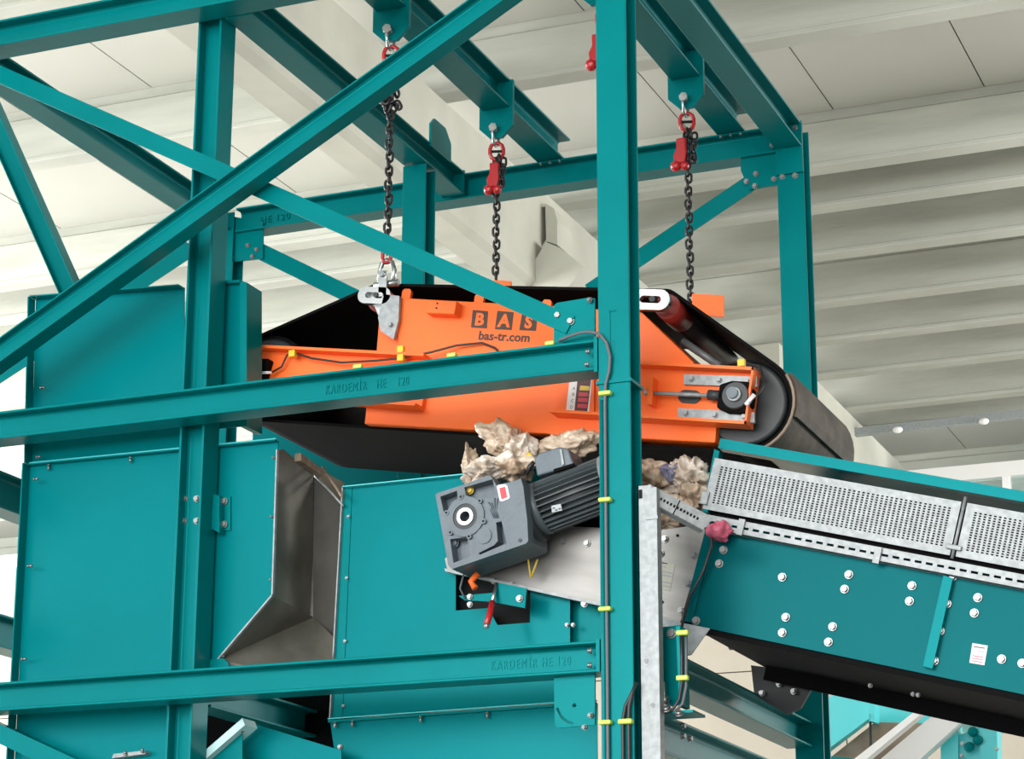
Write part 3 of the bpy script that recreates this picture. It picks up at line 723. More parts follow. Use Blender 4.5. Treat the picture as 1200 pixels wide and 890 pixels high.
# ================================================================== CHAINS
def stadium(L, w, k=5):
    out = []
    r = w/2; h = L/2-r
    out += [V3((r*math.cos(a), 0, h+r*math.sin(a))) for a in [math.pi*i/k for i in range(k+1)]]
    out += [V3((-r*math.cos(a), 0, -h-r*math.sin(a))) for a in [math.pi*i/k for i in range(k+1)]]
    return out
LK = {}
def link(parent, p, rz, m, L=.044, w=.025, r=.0062, name='chain_link', tilt=0):
    key = (L, w, r, m.name, name)
    if key not in LK:
        b = MB().tube(stadium(L, w), r, 6, True); me = bpy.data.meshes.new(name); b.bm.to_mesh(me); b.bm.free(); me.materials.append(m); LK[key] = me
    o = bpy.data.objects.new(name, LK[key]); col.objects.link(o); o.parent = parent
    M = mwof(parent).inverted() @ Matrix.Translation(V3(p)); o.location = M.translation
    o.rotation_euler = (0, tilt, rz)
    return o
def chain(label, x, y, ztop, zbot, hookz=None, hookdx=0, bunchz=None, bottom=True, hookcol=RED):
    t = thing('lifting_chain', label, 'chain', (x, y, zbot), 0, 'lifting chains of the magnet')
    # shackle on the hanger pin
    z = ztop
    MB().tube([(x-.006+dx, y+dy, zz) for dx, dy, zz in ((0, -.035, z+.005), (0, -.035, z-.04), (0, -.022, z-.07), (0, 0, z-.082), (0, .022, z-.07), (0, .035, z-.04), (0, .035, z+.005))], .0075, 8).build('shackle', CHROME, t)
    z -= .075
    # red connecting ring with cross pin
    link(t, (x, y, z-.035), .35, RED, .085, .062, .0095, 'connecting_ring')
    MB().cyl((x-.03, y-.01, z-.035), (x+.03, y+.01, z-.035), .007, seg=8).build('ring_pin', HOLE, t)
    z -= .07
    i = 0; zz = z-.018
    while zz > zbot+.02:
        link(t, (x+.003*math.sin(i*2.1), y, zz), .3 if i % 2 else 1.85, CHAIN); zz -= .0315; i += 1
    if hookz:
        hx = x+hookdx
        hk = MB().prism([(hx-.026, y-.032, hookz+.07), (hx+.02, y-.032, hookz+.07), (hx+.024, y-.032, hookz), (hx+.016, y-.032, hookz-.05), (hx-.034, y-.032, hookz-.05), (hx-.04, y-.032, hookz-.01), (hx-.024, y-.032, hookz+.02)], (0, .028, 0)).build('shortening_hook', hookcol, t, bevel=.008)
        MB().ball((hx-.03, y-.02, hookz-.062), .026, 2).ball((hx+.012, y-.02, hookz-.066), .022, 2).build('hook_tip', hookcol, hk)
        for k, (ax, az) in enumerate(((.024, .05), (.028, .02), (.024, -.01), (.03, -.035), (-.012, .085), (.016, .09), (0.03, .08))):
            link(t, (x+ax, y+.012*(-1)**k, hookz+az), .4+k, CHAIN)
    if bunchz:
        for k, (ax, az, ay) in enumerate(((-.02, .03, 0), (.012, .04, -.02), (.03, .02, .0), (-.012, 0, -.025), (.02, -.01, -.02), (.03, -.03, .01), (-.022, -.03, .01), (0, -.05, -.02), (.008, .06, .0), (-.03, -.01, 0), (.018, -.045, 0))):
            link(t, (x+ax, y+ay, bunchz+az), k*1.3, CHAIN, tilt=.5*(-1)**k)
        MB().tube([(x-.03, y-.03, bunchz+.03), (x-.035, y-.035, bunchz-.02), (x, y-.04, bunchz-.045), (x+.025, y-.03, bunchz-.02)], .010, 6).build('shortening_hook', CHAIN, t)
    if bottom:
        # bottom connecting link and large bright shackle with pin through the lug
        link(t, (x, y-.005, zbot+.012), .2, RED, .06, .035, .0085, 'connecting_ring')
        zb_ = zbot-.005
        MB().tube([(x-.03, y, zb_-.11), (x-.034, y, zb_-.05), (x-.022, y, zb_-.012), (x, y, zb_), (x+.022, y, zb_-.012), (x+.034, y, zb_-.05), (x+.03, y, zb_-.11)], .0105, 8).build('lower_shackle', CHROME, t)
        MB().cyl((x-.055, y, zb_-.105), (x+.055, y, zb_-.105), .015, seg=12).build('shackle_pin', CHROME, t)
        MB().box((x-.018, y-.04, zb_-.17), (x+.018, y-.028, zb_-.06)).cyl((x, y-.055, zb_-.075), (x, y-.03, zb_-.075), .014, seg=8).build('clevis', CHROME, t)
    return t
P1, P2, P3 = (-1.185, .54), (-1.185, 1.69), (-.25, 1.69)
zA = at(458, 303, .54).z; zB = at(588, 330, 1.69).z; zC = at(815, 362, 1.69).z
chain('left front lifting chain with bright shackle above the magnet lettering', *P1, 5.82, zA, bunchz=at(462, 115, .54).z)
chain('middle lifting chain with red shortening hook, left of the front column', *P2, 5.82, zB-.02, hookz=at(588, 208, 1.69).z, bottom=False)
chain('right lifting chain with red shortening hook, crossing the corner brace', *P3, 5.82, zC-.05, hookz=at(806, 180, 1.69).z, hookdx=-.02, bottom=False)
chain('lifting chain behind the front column, only its red hook edge showing', -.222, .54, 5.82, at(703, 330, .54).z, hookz=at(696, 62, .54).z, hookdx=-.022, bottom=False)

# ================================================================== CONVEYOR
TC = math.radians(15.4)
OC = at(828, 604, .50)
cv = thing('belt_conveyor', 'inclined teal belt conveyor with perforated guards, running down to the right', 'conveyor', OC, TC)
UC = V3((math.cos(TC), 0, -math.sin(TC))); VC = V3((math.sin(TC), 0, math.cos(TC)))
def cl_(x, y, Y=.5):
    d = at(x, y, Y)-V3((OC.x, Y, OC.z)); return d.dot(UC), d.dot(VC)
def cw(s, t, Y): return V3((OC.x, Y, OC.z))+UC*s+VC*t
def cprism(st, y0, y1, name, m, parent=None, bevel=0):
    return MB().prism([cw(s, t, y0) for s, t in st], (0, y1-y0, 0)).build(name, m, parent or cv, bevel=bevel)
YN, YF, SE = .50, 1.72, 3.2
tT = cl_(1000, 648)[1]; tB = cl_(1000, 770)[1]
sP = [cl_(836, 612), (SE, tT+.0), (SE, tB), cl_(812, 733), cl_(806, 725)]
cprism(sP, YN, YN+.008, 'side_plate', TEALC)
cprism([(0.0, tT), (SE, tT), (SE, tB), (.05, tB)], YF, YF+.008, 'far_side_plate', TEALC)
# joint strips of the side plate
q = [cl_(x, y, .49) for x, y in ((827, 620), (838, 618), (811, 730), (799, 728))]
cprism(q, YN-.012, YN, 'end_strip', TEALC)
for w in ((813, 651), (806, 684), (798, 716)): bolt(cv, at(w[0], w[1], YN-.014), (0, -1, 0), .012)
q = [cl_(x, y, .49) for x, y in ((1107, 676), (1118, 679), (1094, 785), (1083, 782))]
cprism(q, YN-.03, YN, 'stiffener', TEALS)  # lighter teal than the side plate, painting the light it catches
for w in ((848, 645), (843, 661), (917, 677), (921, 724), (917, 742), (995, 674), (990, 691), (976, 735), (971, 753), (1069, 687), (1066, 705), (1146, 701), (1142, 719), (1174, 773), (1198, 778), (1110, 708), (1102, 740), (1095, 775), (816, 728), (1117, 676)):
    bolt(cv, at(w[0], w[1], YN-.002 if w[0] not in (1110, 1102, 1095) else YN-.004), (0, -1, 0), .0140, L=.018)
# stainless head plate
hp_ = cprism([cl_(x, y, .49) for x, y in ((521, 655), (524, 668), (703, 708), (797, 729), (830, 614), (806, 617), (764, 623), (690, 618), (640, 616), (540, 640))], YN-.008, YN, 'head_plate', STEEL)
e = [cl_(x, y, .48) for x, y in ((522, 667), (703, 707), (798, 729), (798, 732), (703, 710.5), (523, 670.5))]
cprism(e, YN-.03, YN, 'head_plate_lip', GALV)
for w in ((779, 632), (774, 649), (660, 635), (688, 637), (685, 708), (579, 681), (600, 686)): bolt(cv, at(w[0], w[1], YN-.012), (0, -1, 0), .012)
for w in ((794, 628), (776, 706), (765, 727)): MB().cyl(at(w[0], w[1], YN-.0085), at(w[0], w[1], YN-.012), .006, seg=8).build('drill_hole', HOLE, cv)
# printed plate
lp = cprism([cl_(x, y, .489) for x, y in ((767, 656), (791, 661), (785, 693), (763, 689))], YN-.010, YN-.0085, 'printed_plate', CONCL)
for i, (x0, x1, y) in enumerate(((768, 782, 657.5), (768, 780, 662), (766, 771, 668), (766, 770, 673), (765, 770, 677), (775, 788, 669), (774, 787, 673), (774, 786, 681), (773, 785, 685))):
    cprism([cl_(a_, c_, .4885) for a_, c_ in ((x0, y), (x1, y+(x1-x0)*.2), (x1, y+1.4+(x1-x0)*.2), (x0, y+1.4))], YN-.0108, YN-.010, 'print_line', DGREY if i == 0 else GALV, lp)
# white sticker on side plate
st = cprism([cl_(x, y, .498) for x, y in ((1139.5, 754), (1157.5, 757), (1153.5, 780), (1136, 777))], YN-.0015, YN, 'sticker', LABW)
for i, (x0, x1, y, m_) in enumerate(((1141, 1154, 757.5, DGREY), (1143, 1153, 762, GALV), (1139.5, 1152, 768, PINK), (1139, 1151.5, 771, PINK), (1138.5, 1151, 774, PINK))):
    cprism([cl_(a_, c_, .497) for a_, c_ in ((x0, y), (x1, y+2), (x1, y+3.2), (x0, y+1.2))], YN-.0022, YN-.0015, 'print_line', m_, st)
# hood rail and guards
hT, hB = cl_(1000, 541.5)[1], cl_(1000, 553.5)[1]
s0 = cl_(842, 525)[0]
cprism([(s0, hB), (SE, hB), (SE, hT), (s0, hT)], YN-.005, YN+.06, 'hood_rail', TEALS)
cprism([(s0, hT-.006), (SE, hT-.006), (SE, hT), (s0, hT)], YN+.06, YF, 'hood_cover', TEALS)
cprism([(s0, hB), (SE, hB), (SE, hT), (s0, hT)], YF-.03, YF, 'far_hood_rail', TEALS)
gT, gB = cl_(1000, 566)[1], cl_(1000, 630)[1]
cprism([cl_(x, y, .51) for x, y in ((838, 527), (844, 530), (830, 602), (824, 600))], YN, YN+.05, 'hood_end', TEAL)
def guard(sa, sb, nx):
    g = perforated('guard_panel', GALV, cv, cw(sa, gB, YN-.004), UC, VC, sb-sa, gT-gB, nx, 16, .028, .026, .003, (0, -1, 0), .52, .60)
    return g
sa, sb = cl_(830, 570)[0], cl_(1120, 620)[0]
guard(sa, sb, 50); guard(sb+.022, sb+.022+(sb-sa), 50); guard(sb*2-sa+.044, sb*3-sa*2+.044, 50)
perforated('far_guard_panel', GALV, cv, cw(.1, gB, YF-.01), UC, VC, 2.6, gT-gB, 110, 12, .03, .026, .003, (0, -1, 0), .5, .5)
gm = cl_(1124, 620)[0]
MB().cyl(cw(sb+.011, gT+.02, YN-.004), cw(sb+.011, gB-.01, YN-.004), .006, seg=8).build('guard_rod', GALV, cv)
c_ = cw(sb+.011, gB+.03, YN-.012)
MB().box(V3((-.028, -.006, -.009)), V3((.028, .006, .009)), Matrix.Translation(c_) @ rot_y(TC)).build('guard_latch', GALV, cv, bevel=.003)
c_ = cw(sa+.0, gB+.045, YN-.010)
MB().box(V3((-.014, -.006, -.03)), V3((.016, .006, .02)), Matrix.Translation(c_) @ rot_y(TC)).build('guard_latch', GALV, cv, bevel=.003)
# black shade board behind the guards, carrying and return belt, under frame
cprism([(0.0, gT-.02), (SE, gT-.02), (SE, tT), (0.0, tT)], YN+.03, YN+.04, 'guard_shade_board', BLACK)  # black backing raised behind the guards so their holes read as shade
cprism([(-.86, tT-.005), (SE, tT-.005), (SE, tT+.01), (-.86, tT+.01)], YN+.06, YF-.06, 'carrying_belt', BLACK)
cprism([(.02, tB-.01), (SE, tB-.01), (SE, tB+.005), (.02, tB+.005)], YN+.10, YF, 'return_belt', BLACK)
cprism([(.06, tB-.07), (SE, tB-.07), (SE, tB), (.06, tB)], YF-.3, YF-.29, 'under_frame', BLACK)
cprism([(-.1, tB-.03), (SE, tB-.03), (SE, tB), (-.1, tB)], YN+.012, YN+.07, 'lower_channel', BLACK)
MB().cyl(cw(-.72, (tT+tB)/2+.06, YN+.06), cw(-.72, (tT+tB)/2+.06, YF-.03), .15, seg=28).build('head_drum', BLACK, cv)
uf = cprism([cl_(x, y, 1.5) for x, y in ((880, 780), (955, 790), (955, 800), (938, 830), (922, 838), (884, 815))], 1.5, 1.52, 'support_plate', DGREY)
for w in ((876, 764), (884, 764), (857, 759), (893, 823-10), (913, 802), (930, 811)): bolt(cv, at(w[0], w[1], 1.48), (0, -1, 0), .011, L=.02)
for w in ((1073, 798), (1079, 799), (1070, 814), (1076, 815), (1020, 804)): bolt(cv, at(w[0], w[1], 1.2), (0, -1, 0), .008)
# galvanised corner bracket under the plate
cb = [at(x, y, .46) for x, y in ((764, 723), (832, 737), (826, 745), (810, 768), (803, 769), (797, 742), (764, 738))]
MB().poly(cb, .46, .466).build('corner_bracket', GALV, cv)
# diverter lever
lv = thing('scraper_lever', 'red-gripped lever with teal scraper plate in the dark cut-out', 'lever', at(575, 715, .40))
MB().tube([at(582, 684, .40), at(577, 706, .36)], .007, 8).build('rod', CHROME, lv)
MB().tube([at(577, 706, .36), at(574, 720, .33), at(570, 733, .30)], .013, 10).build('grip', RED, lv)
MB().ball(at(570, 734, .298), .012, 2).build('grip_tip', CHROME, lv)
MB().poly([at(x, y, .40) for x, y in ((583, 683), (617, 690), (615, 713), (578, 706))], .40, .41).build('scraper_plate', TEAL, lv)
MB().poly([at(x, y, .40) for x, y in ((538, 699), (583, 695), (583, 706), (545, 704))], .395, .40).build('scraper_arm', TEAL, lv)
bolt(lv, at(609, 702, .398), (0, -1, 0), .012)
for w in ((551, 700), (551, 709)): bolt(lv, at(w[0], w[1], .393), (0, -1, 0), .010)
MB().tube([at(560, 672, .36), at(552, 682, .36), at(557, 690, .36)], .013, 8).build('second_grip', ORANGE, lv)
MB().tube([at(545, 668, .38), at(539, 690, .38), at(545, 702, .39)], .004, 6).build('hose', CABLE, lv)

# ================================================================== CABLE TRAY
ct = thing('cable_tray', 'galvanised cable channel beside the front column, turning along the conveyor', 'cable tray', at(758, 890, .03))
T0, T1 = at(748, 570, .03), at(760, 990, .03)
b = MB(); x0, x1 = at(748, 640, .03).x, at(770, 720, .03).x
b.box((x0, .03, 0), (x0+.004, .075, T0.z)).box((x0, .03, 0), (x0+.052, .034, T0.z)).box((x0+.052, .028, 0), (x0+.072, .075, T0.z-.01))
b.build('vertical_channel', GALV, ct)
sl_ = at(750.5, 578, .028)
MB().box((sl_.x-.006, .027, sl_.z-.02), (sl_.x+.006, .031, sl_.z+.012)).build('slot', HOLE, ct)
for w in ((764, 607),): 
    c_ = at(w[0], w[1], .026); MB().box(c_-V3((.022, .002, .006)), c_+V3((.022, .004, .006))).build('joint_clip', GALV, ct)
for w in ((757, 775), (765, 827)): MB().cyl(at(w[0], w[1], .029), at(w[0], w[1], .025), .008, seg=10).build('screw', GALV, ct)
p0, p1 = at(752, 584, .03), at(824, 622, .14)
d = (p1-p0); L = d.length; d.normalize(); nn = V3((0, 0, 1)); v_ = (nn-d*nn.dot(d)).normalized()
nrm = d.cross(v_)
perforated('slanted_channel', GALV, ct, p0, d, v_, L, .060, 14, 1, .03, .02, .003, nrm, .6, .55)
MB().prism([p0, p0+d*L, p0+d*L-nrm*.05, p0-nrm*.05], v_*.003).build('channel_base', GALV, ct)
MB().prism([p0-nrm*.02, p0+d*L-nrm*.02, p0+d*L-nrm*.024, p0-nrm*.024], v_*.056).build('slot_shade_strip', DGREY, ct)  # dark strip added behind the slots to stand for shade in the channel
mid = p0+d*L*.5; MB().prism([mid, mid+d*.004, mid+d*.004+v_*.06, mid+v_*.06], nrm*.002).build('joint_line', HOLE, ct)
c0 = cl_(824, 620, .47); tt = cl_(1000, 645, .47)[1]
perforated('long_channel', GALV, ct, cw(c0[0], tt-.025, .46), UC, VC, 2.6, .052, 62, 1, .02, .015, .003, (0, -1, 0), .62, .42)
MB().prism([cw(c0[0], tt-.025, .46), cw(2.5, tt-.025, .46), cw(2.5, tt-.025, .50), cw(c0[0], tt-.025, .50)], VC*.003).build('channel_base', GALV, ct)
for w in ((1028, 651), (868, 618)):
    c_ = at(w[0], w[1], .452); MB().box(V3((-.012, -.004, -.03)), V3((.012, .004, .03)), Matrix.Translation(c_) @ rot_y(TC)).build('joint_clip', GALV, ct)

# ================================================================== GEARMOTOR
YG = .20
gmx = lambda x, y, Y=YG: at(500+x/5.933, 540+y/5.933, Y)
gr = thing('gearmotor', 'grey gear reducer with finned motor mounted on the conveyor head', 'motor', at(575, 640, .35))
outer = [gmx(x, y) for x, y in ((60, 235), (75, 225), (255, 168), (440, 100), (485, 170), (590, 148), (655, 125), (672, 180), (700, 420), (706, 560), (690, 578), (175, 756), (150, 730))]
h1 = [gmx(x, y) for x, y in ((95, 252), (210, 210), (220, 330), (118, 355))]
h2_ = [gmx(x, y) for x, y in ((262, 187), (458, 130), (474, 215), (440, 255), (340, 268), (272, 240))]
h3_ = [gmx(x, y) for x, y in ((163, 548), (282, 532), (302, 668), (186, 712))]
h4 = [gmx(x, y) for x, y in ((360, 645), (468, 590), (495, 560), (483, 432), (520, 422), (555, 575), (370, 655))]
h5 = [gmx(272+40*math.cos(t), 390+40*math.sin(t)) for t in [2*math.pi*i/14 for i in range(14)]]
gb = MB().holed(outer, [h1, h2_, h3_, h4, h5], (0, .055, 0)).build('gear_housing', GREY, gr, bevel=.003)
MB().prism([gmx(x, y, YG+.055) for x, y in ((60, 235), (75, 225), (255, 168), (440, 100), (485, 170), (590, 148), (655, 125), (672, 180), (700, 420), (706, 560), (690, 578), (175, 756), (150, 730))], (0, .20, 0)).build('housing_body', GREY, gb, bevel=.004)
cg = gmx(272, 392)
def annulus(c, r0, r1, ya, yb, name, m, par, seg=28):
    return MB().holed([V3((p.x, ya, p.z)) for p in ring(c, r1, seg)], [[V3((p.x, ya, p.z)) for p in ring(c, r0, seg)]], (0, yb-ya, 0)).build(name, m, par)
k = 1/5.933/ (F/8.25)       # metres per zoomed pixel at the reducer
annulus(cg, 98*k, 152*k, YG-.008, YG+.002, 'flange_ring', GREY, gb)
annulus(cg, 64*k, 97*k, YG-.004, YG+.002, 'seal_ring', DGREY, gb)
annulus(cg, 40*k, 66*k, YG-.010, YG+.002, 'hollow_shaft', CHROME, gb)
for dx, dy in ((-27, -133), (104, -105), (130, 36), (30, 142), (-100, 115), (-127, -22)):
    c_ = gmx(272+dx, 390+dy); MB().cyl((c_.x, YG-.012, c_.z), (c_.x, YG-.002, c_.z), 20*k, seg=12).build('flange_boss', GREY, gb)
    MB().cyl((c_.x, YG-.0135, c_.z), (c_.x, YG-.0115, c_.z), 9*k, seg=8).build('bolt_hole', HOLE, gb)
c_ = gmx(400, 525); MB().cyl((c_.x, YG-.006, c_.z), (c_.x, YG+.002, c_.z), 60*k, seg=24).build('cap', GREY, gb)
c_ = gmx(302, 208, YG+.04); bolt(gb, c_, (0, -1, 0), .014, m=LABY); 
c_ = gmx(195, 575, YG+.04); bolt(gb, c_, (0, -1, 0), .016, m=GREY)
c_ = gmx(650, 555); MB().cyl((c_.x, YG-.003, c_.z), (c_.x, YG+.001, c_.z), 14*k, seg=12).build('bolt_hole', DGREY, gb)
for i in range(4):
    a_ = [gmx(430+i*22, 290+i*5-(40 if i > 1 else 0)), gmx(455+i*10, 330), gmx(440+i*14, 345), gmx(470+i*10, 400)]
    MB().tube([V3((p.x, YG-.001, p.z)) for p in a_], .003, 5).build('cast_mark', GREY, gb)
sk = MB().poly([gmx(x, y, YG-.002) for x, y in ((487, 182), (500, 170), (545, 165), (560, 175), (578, 255), (568, 268), (520, 285), (508, 278))], YG-.002, YG).build('sticker', LABW, gr)
MB().poly([gmx(x, y, YG-.003) for x, y in ((505, 192), (545, 182), (560, 255), (520, 270))], YG-.003, YG-.0015).build('sticker_print', LABR, sk)
mg_ = lambda x, y, Y: at(600+x/6.85, 510+y/6.85, Y)
YM = .36
A0 = at(622, 601, YM); A1 = at(716, 565, YM); ax = (A1-A0).normalized()
rm = .096
MB().cyl(A0-ax*.03, A0+ax*.03, rm*1.25, seg=32).build('motor_flange', DGREY, gr)
MB().cyl(A0+ax*.03, A1, rm*.86, seg=32).build('motor_body', DGREY, gr)
MB().cyl(A0+ax*.028, A0+ax*.062, rm*1.08, seg=32).build('end_shield', MGREY, gr)
yv = V3((0, -1, 0)); zv = yv.cross(ax); zv = zv if zv.z > 0 else -zv
for i in range(28):
    t = 2*math.pi*i/28
    rad = yv*math.cos(t)+zv*math.sin(t); tan = ax.cross(rad)
    b = MB(); pA = A0+ax*.062+rad*rm*.8
    b.prism([pA-tan*.0025, pA+tan*.0025, pA+tan*.0018+rad*rm*.28, pA-tan*.0018+rad*rm*.28], (A1-A0)-ax*.075)
    b.build('cooling_fin', MGREY, gr)
MB().cyl(A1-ax*.01, A1+ax*.09, rm*1.1, rm*1.04, seg=32).build('fan_cover', GALV, gr)
MB().prism([mg_(x, y, YM-.07) for x, y in ((175, 190), (215, 145), (380, 95), (450, 110), (480, 200), (505, 240), (200, 330))], (0, .14, 0)).build('terminal_box', GREY, gr, bevel=.006)
MB().prism([mg_(x, y, YM-.078) for x, y in ((382, 118), (398, 115), (418, 235), (402, 242))], (0, .01, 0)).build('box_seam', GALV, gr)
MB().prism([mg_(x, y, YM-.076) for x, y in ((332, 275), (495, 225), (498, 248), (336, 300))], (0, .01, 0)).build('box_gasket', BLACK, gr)
np_ = MB().prism([mg_(x, y, YM-.098) for x, y in ((315, 570), (390, 553), (402, 605), (320, 625))], (0, .01, 0)).build('nameplate', GALV, gr)
for x, y in ((325, 585), (345, 600), (372, 590)):
    MB().prism([mg_(x+a_, y+c_, YM-.1) for a_, c_ in ((0, 0), (18, -4), (20, 4), (2, 9))], (0, .003, 0)).build('plate_print', DGREY, np_)
MB().ball(mg_(140, 165, YM-.02), .012, 2).build('cable_gland', YELLOW, gr)
MB().tube([mg_(180, 215, YM-.03), mg_(140, 260, YM-.03), mg_(110, 320, YM-.03)], .01, 8).build('motor_cable', CABLEB, gr)
MB().tube([at(619, 656, .40), at(622, 678, .42)], .004, 6).tube([at(630, 656, .40), at(623, 676, .42)], .004, 6).build('hanging_strap', LABY, gr)

# ================================================================== CRUMPLED FILM ON THE BELT
def bag(label, px_, py_, Y, sx, sy, sz, m, seed, name='plastic_bag', rot=0, cat='plastic film'):
    c = at(px_, py_, Y)
    t = bmesh.new(); bmesh.ops.create_icosphere(t, subdivisions=5, radius=1)
    Rm = Matrix.Rotation(rot, 3, 'Y')
    for v in t.verts:
        p = v.co.copy(); o = V3((seed*3.1, seed*1.7, seed))
        w = V3((p.x*sx, p.y*sy, p.z*sz)); k = .07/max(sx, sz)
        f = 1 + .50*noise.noise(p*1.5+o) + k*(.75*(.35-abs(noise.noise(w*22+o*2))) + .60*(.35-abs(noise.noise(w*45+o)))+.22*(.4-abs(noise.noise(w*100+o))))
        q = p*f; v.co = Rm @ V3((q.x*sx, q.y*sy, q.z*sz))
    for f in t.faces: f.smooth = True
    me = bpy.data.meshes.new(name); t.to_mesh(me); t.free(); me.materials.append(m)
    o = bpy.data.objects.new(name, me); col.objects.link(o); o.location = c
    setp(o, label, cat, 'crumpled film on the conveyor head')
    return o
bag('tallest crumpled beige plastic bag standing above the gear reducer', 594, 519, .43, .100, .07, .056, BAG, 1, rot=.6)
bag('pale whitish crumpled film lying over the gear reducer top', 576, 551, .34, .085, .08, .034, BAGW, 2, rot=-.3)
bag('round whitish film ball beside the tallest crumpled bag', 612, 528, .40, .038, .05, .046, BAGW, 3)
bag('long beige crumpled bag behind the motor terminal box', 662, 523, .46, .125, .05, .044, BAG, 4, rot=-.12)
bag('small upright scrap of beige film at left end of the heap', 550, 547, .34, .016, .04, .060, BAG, 5)
bag('beige crumpled bag just right of the front column', 757, 562, .62, .095, .10, .055, BAG, 6, rot=.3)
bag('pinkish crumpled bag near the end of the perforated guard', 808, 561, .62, .070, .09, .050, BAGW, 7)
bag('brown crumpled bag below the slanted cable channel', 770, 600, .58, .105, .06, .070, BAG, 8)
bag('small blue scrap of film among the crumpled bags', 788, 553, .56, .022, .025, .020, BLUE, 9)
bag('brownish film hanging between the bags and the guard', 815, 585, .64, .05, .08, .055, BAG, 10, rot=.4)
bag('beige crumpled film under the gear reducer scraps, above the seam', 603, 549, .36, .07, .06, .036, BAG, 11)
bag('crumpled pink film caught on the cable channel', 843, 622, .44, .017, .015, .015, PINK, 12)

# ================================================================== CABLES
cab = thing('power_cable', 'grey cable from the cross beam down the front column, held by lime clips', 'cable', at(708, 890, -.02))
MB().tube([at(x, y, yy) for x, y, yy in ((655, 400, .01), (665, 395, -.005), (680, 390, -.015), (692, 389, -.015), (703, 392, -.015), (711, 402, -.015), (715, 418, -.015), (714, 435, -.015), (710, 450, -.014), (709, 470, -.012))]+[V3((at(709, 470, -.012).x+.0, -.012, z)) for z in (3.8, 3.2, 2.6, 1.5, .2)], .0065, 8).build('cable', CABLE, cab)
MB().tube([V3((at(705, 470, -.008).x, -.008, z)) for z in (at(705, 470, 0).z, 3, .2)], .008, 8).build('conduit', TEAL, cab)
for w in ((709, 461), (709, 586), (709, 714), (709, 847)):
    c_ = at(w[0], w[1], -.018); MB().box((c_.x-.024, -.030, c_.z-.008), (c_.x+.024, .001, c_.z+.008)).build('cable_clip', LIME, cab, bevel=.006)
cab2 = thing('power_cable', 'pair of dark cables at the foot of the front column, beside the channel', 'cable', at(733, 890, -.02))
for k in (0, 7):
    xx = at(730+k, 850, -.01).x
    MB().tube([at(746, 800, .0), at(741, 812, -.01), at(733+k*.6, 828, -.012), (xx, -.012, at(730, 845, -.01).z), (xx, -.012, 2), (xx, -.012, .2)], .007, 8).build('cable', CABLEB, cab2)
c_ = at(733, 846, -.018); MB().box((c_.x-.026, -.03, c_.z-.009), (c_.x+.026, .001, c_.z+.009)).build('cable_clip', LIME, cab2, bevel=.006)
cab3 = thing('power_cable', 'black cables dropping from the conveyor edge past two lime clips', 'cable', at(795, 835, .1))
MB().tube([at(x, y, yy) for x, y, yy in ((833, 612, .44), (834, 640, .44), (824, 670, .44), (808, 700, .44), (800, 730, .35), (798, 742, .08), (799, 770, .075), (799, 800, .075), (796, 820, .075), (789, 831, .075), (780, 836, .07))], .006, 8).build('cable', CABLEB, cab3)
MB().tube([at(x, y, yy) for x, y, yy in ((804, 745, .085), (804, 770, .085), (804, 805, .085), (800, 825, .085), (790, 836, .085))], .006, 8).build('cable', CABLE, cab3)
for w in ((800, 742), (800, 795)):
    c_ = at(w[0], w[1], .068); MB().box(c_-V3((.022, .012, .009)), c_+V3((.022, .012, .009))).build('cable_clip', LIME, cab3, bevel=.005)
for k, (w, lab) in enumerate((((420, 429), 'lime cable clip on the cross beam, left of the lettered plate'), ((530, 417), 'lime cable clip on the cross beam below the letters'), ((645, 402), 'lime cable clip on the cross beam next to the gusset'))):
    c_ = at(w[0], w[1], .01); o = MB().box((c_.x-.018, -.004, 4.1545), (c_.x+.018, .02, 4.170)).build('cable_clip', LIME, bevel=.004)
    setp(o, lab, 'clip', 'lime clips on the cross beam')

# ================================================================== BACKGROUND FITTINGS
YL = 20.3
lt = thing('light_track', 'suspended metal light track with two small lamps under the far roof', 'light track', at(1100, 500, YL))
a_, c_ = at(975, 514, YL), at(1260, 482, YL)
MB().prism([a_, c_, c_+V3((0, 0, .10)), a_+V3((0, 0, .10))], (0, .08, 0)).build('track', GALV, lt)
for w in ((1052, 504), (1153, 494)):
    q = at(w[0], w[1], YL-.05); MB().ball(q, .055, 2, (1.2, 1, .8)).build('lamp', WHITE, lt)
wq = at(998, 512, YL); MB().cyl((wq.x, YL, wq.z), (wq.x, YL, HB), .010, seg=6).build('suspension_rod', WHITE, lt)

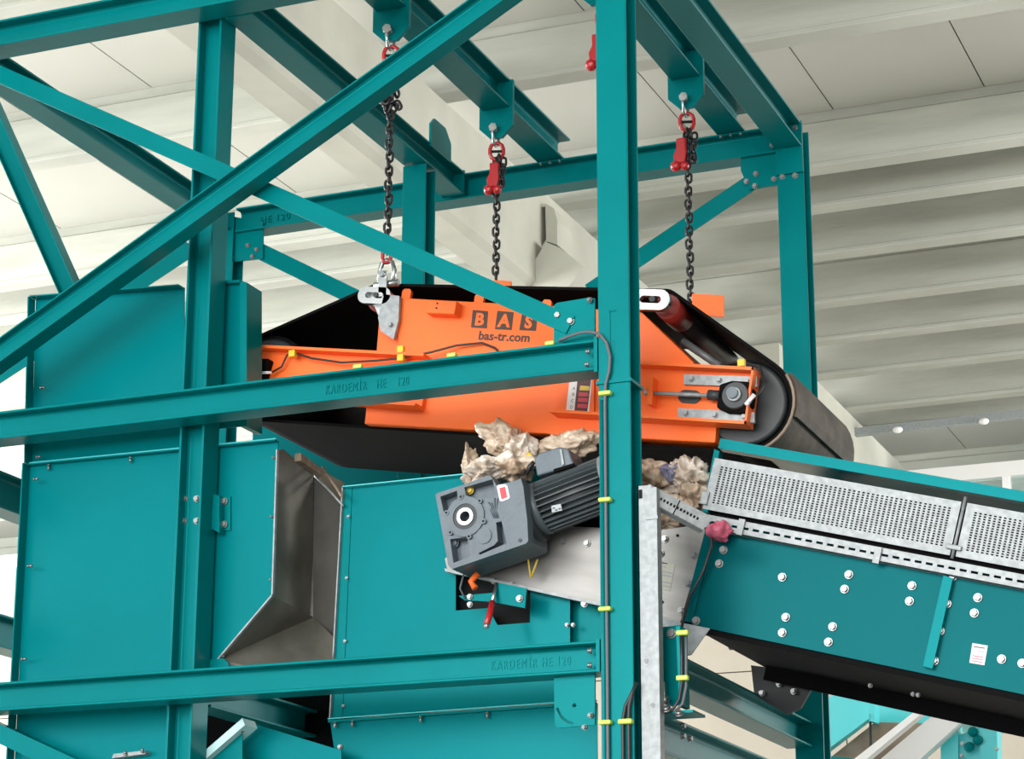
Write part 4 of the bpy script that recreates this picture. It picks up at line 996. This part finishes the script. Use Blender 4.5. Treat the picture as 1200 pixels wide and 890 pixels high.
# machines further back in the hall, lower right
YB = 7.5
def bpx(L): return [at(x, y, YB) for x, y in L]
bc = thing('sorting_machine', 'bright teal machine with sloping belt in the background, bottom right', 'machine', at(1010, 880, YB))
MB().poly(bpx(((960, 822), (1000, 806), (1018, 812), (1018, 842), (968, 880), (960, 884))), YB, YB+.1).build('side_panel', TEALX, bc)
MB().poly(bpx(((960, 880), (1020, 838), (1020, 843), (960, 888))), YB-.03, YB+.02).build('panel_edge', TEALX, bc)
MB().poly([at(x, y, YB+.65) for x, y in ((1021, 819), (1180, 826), (1180, 850), (1021, 846))], YB+.65, YB+1.1).build('cover_box', TEALX, bc)
MB().poly(bpx(((1019, 816), (1026, 818), (1026, 847), (1019, 846))), YB-.02, YB+.1).build('cover_edge', TEALX, bc)
MB().poly(bpx(((962, 890), (1020, 844), (1100, 846), (1060, 905), (962, 930))), YB+.12, YB+.14).build('sloping_belt', TRIM, bc)
MB().tube(bpx(((1020, 846), (1021, 930))), .01, 6).build('rope', DGREY, bc)
MB().poly(bpx(((965, 886), (1030, 893), (1030, 990), (965, 990))), YB-.02, YB).build('lower_panel', TEAL, bc)
wc = thing('side_conveyor', 'white-edged conveyor frame rising to the right in the background', 'conveyor', at(1080, 890, YB))
MB().poly(bpx(((1005, 905), (1098, 832), (1108, 832), (1020, 905))), YB-.32, YB-.22).build('upper_rail', WHITE, wc)
MB().poly(bpx(((1028, 905), (1112, 834), (1148, 838), (1075, 905))), YB-.2, YB-.08).build('side_cheek', WHITE, wc)
for f in (.25, .6):
    x_ = 1112-f*84; y_ = 834+f*71
    MB().tube(bpx(((x_+4, y_+3), (x_+22, y_+18))), .004, 6).build('panel_joint', GALV, wc)
vp = thing('pump_stand', 'pale teal stand with hoses and bolts at the lower right corner', 'machine', at(1150, 890, YB))
MB().poly(bpx(((1150, 838), (1170, 842), (1172, 990), (1150, 990))), YB-.05, YB+.1).build('post', TEALX, vp)
MB().poly(bpx(((1104, 866), (1124, 850), (1126, 990), (1104, 990))), YB-.04, YB+.1).build('post', TEALX, vp)
MB().poly(bpx(((1124, 862), (1152, 850), (1152, 890), (1124, 890))), YB+.0, YB+.1).build('crossplate', TEALX, vp)
for w in ((1140, 858), (1146, 868), (1136, 876)):
    MB().ball(at(w[0], w[1], YB-.06), .035, 2).build('fitting', TEAL, vp)
for w in ((1166, 848), (1168, 878), (1128, 872), (1127, 886)): bolt(vp, at(w[0], w[1], YB-.052), (0, -1, 0), .012)
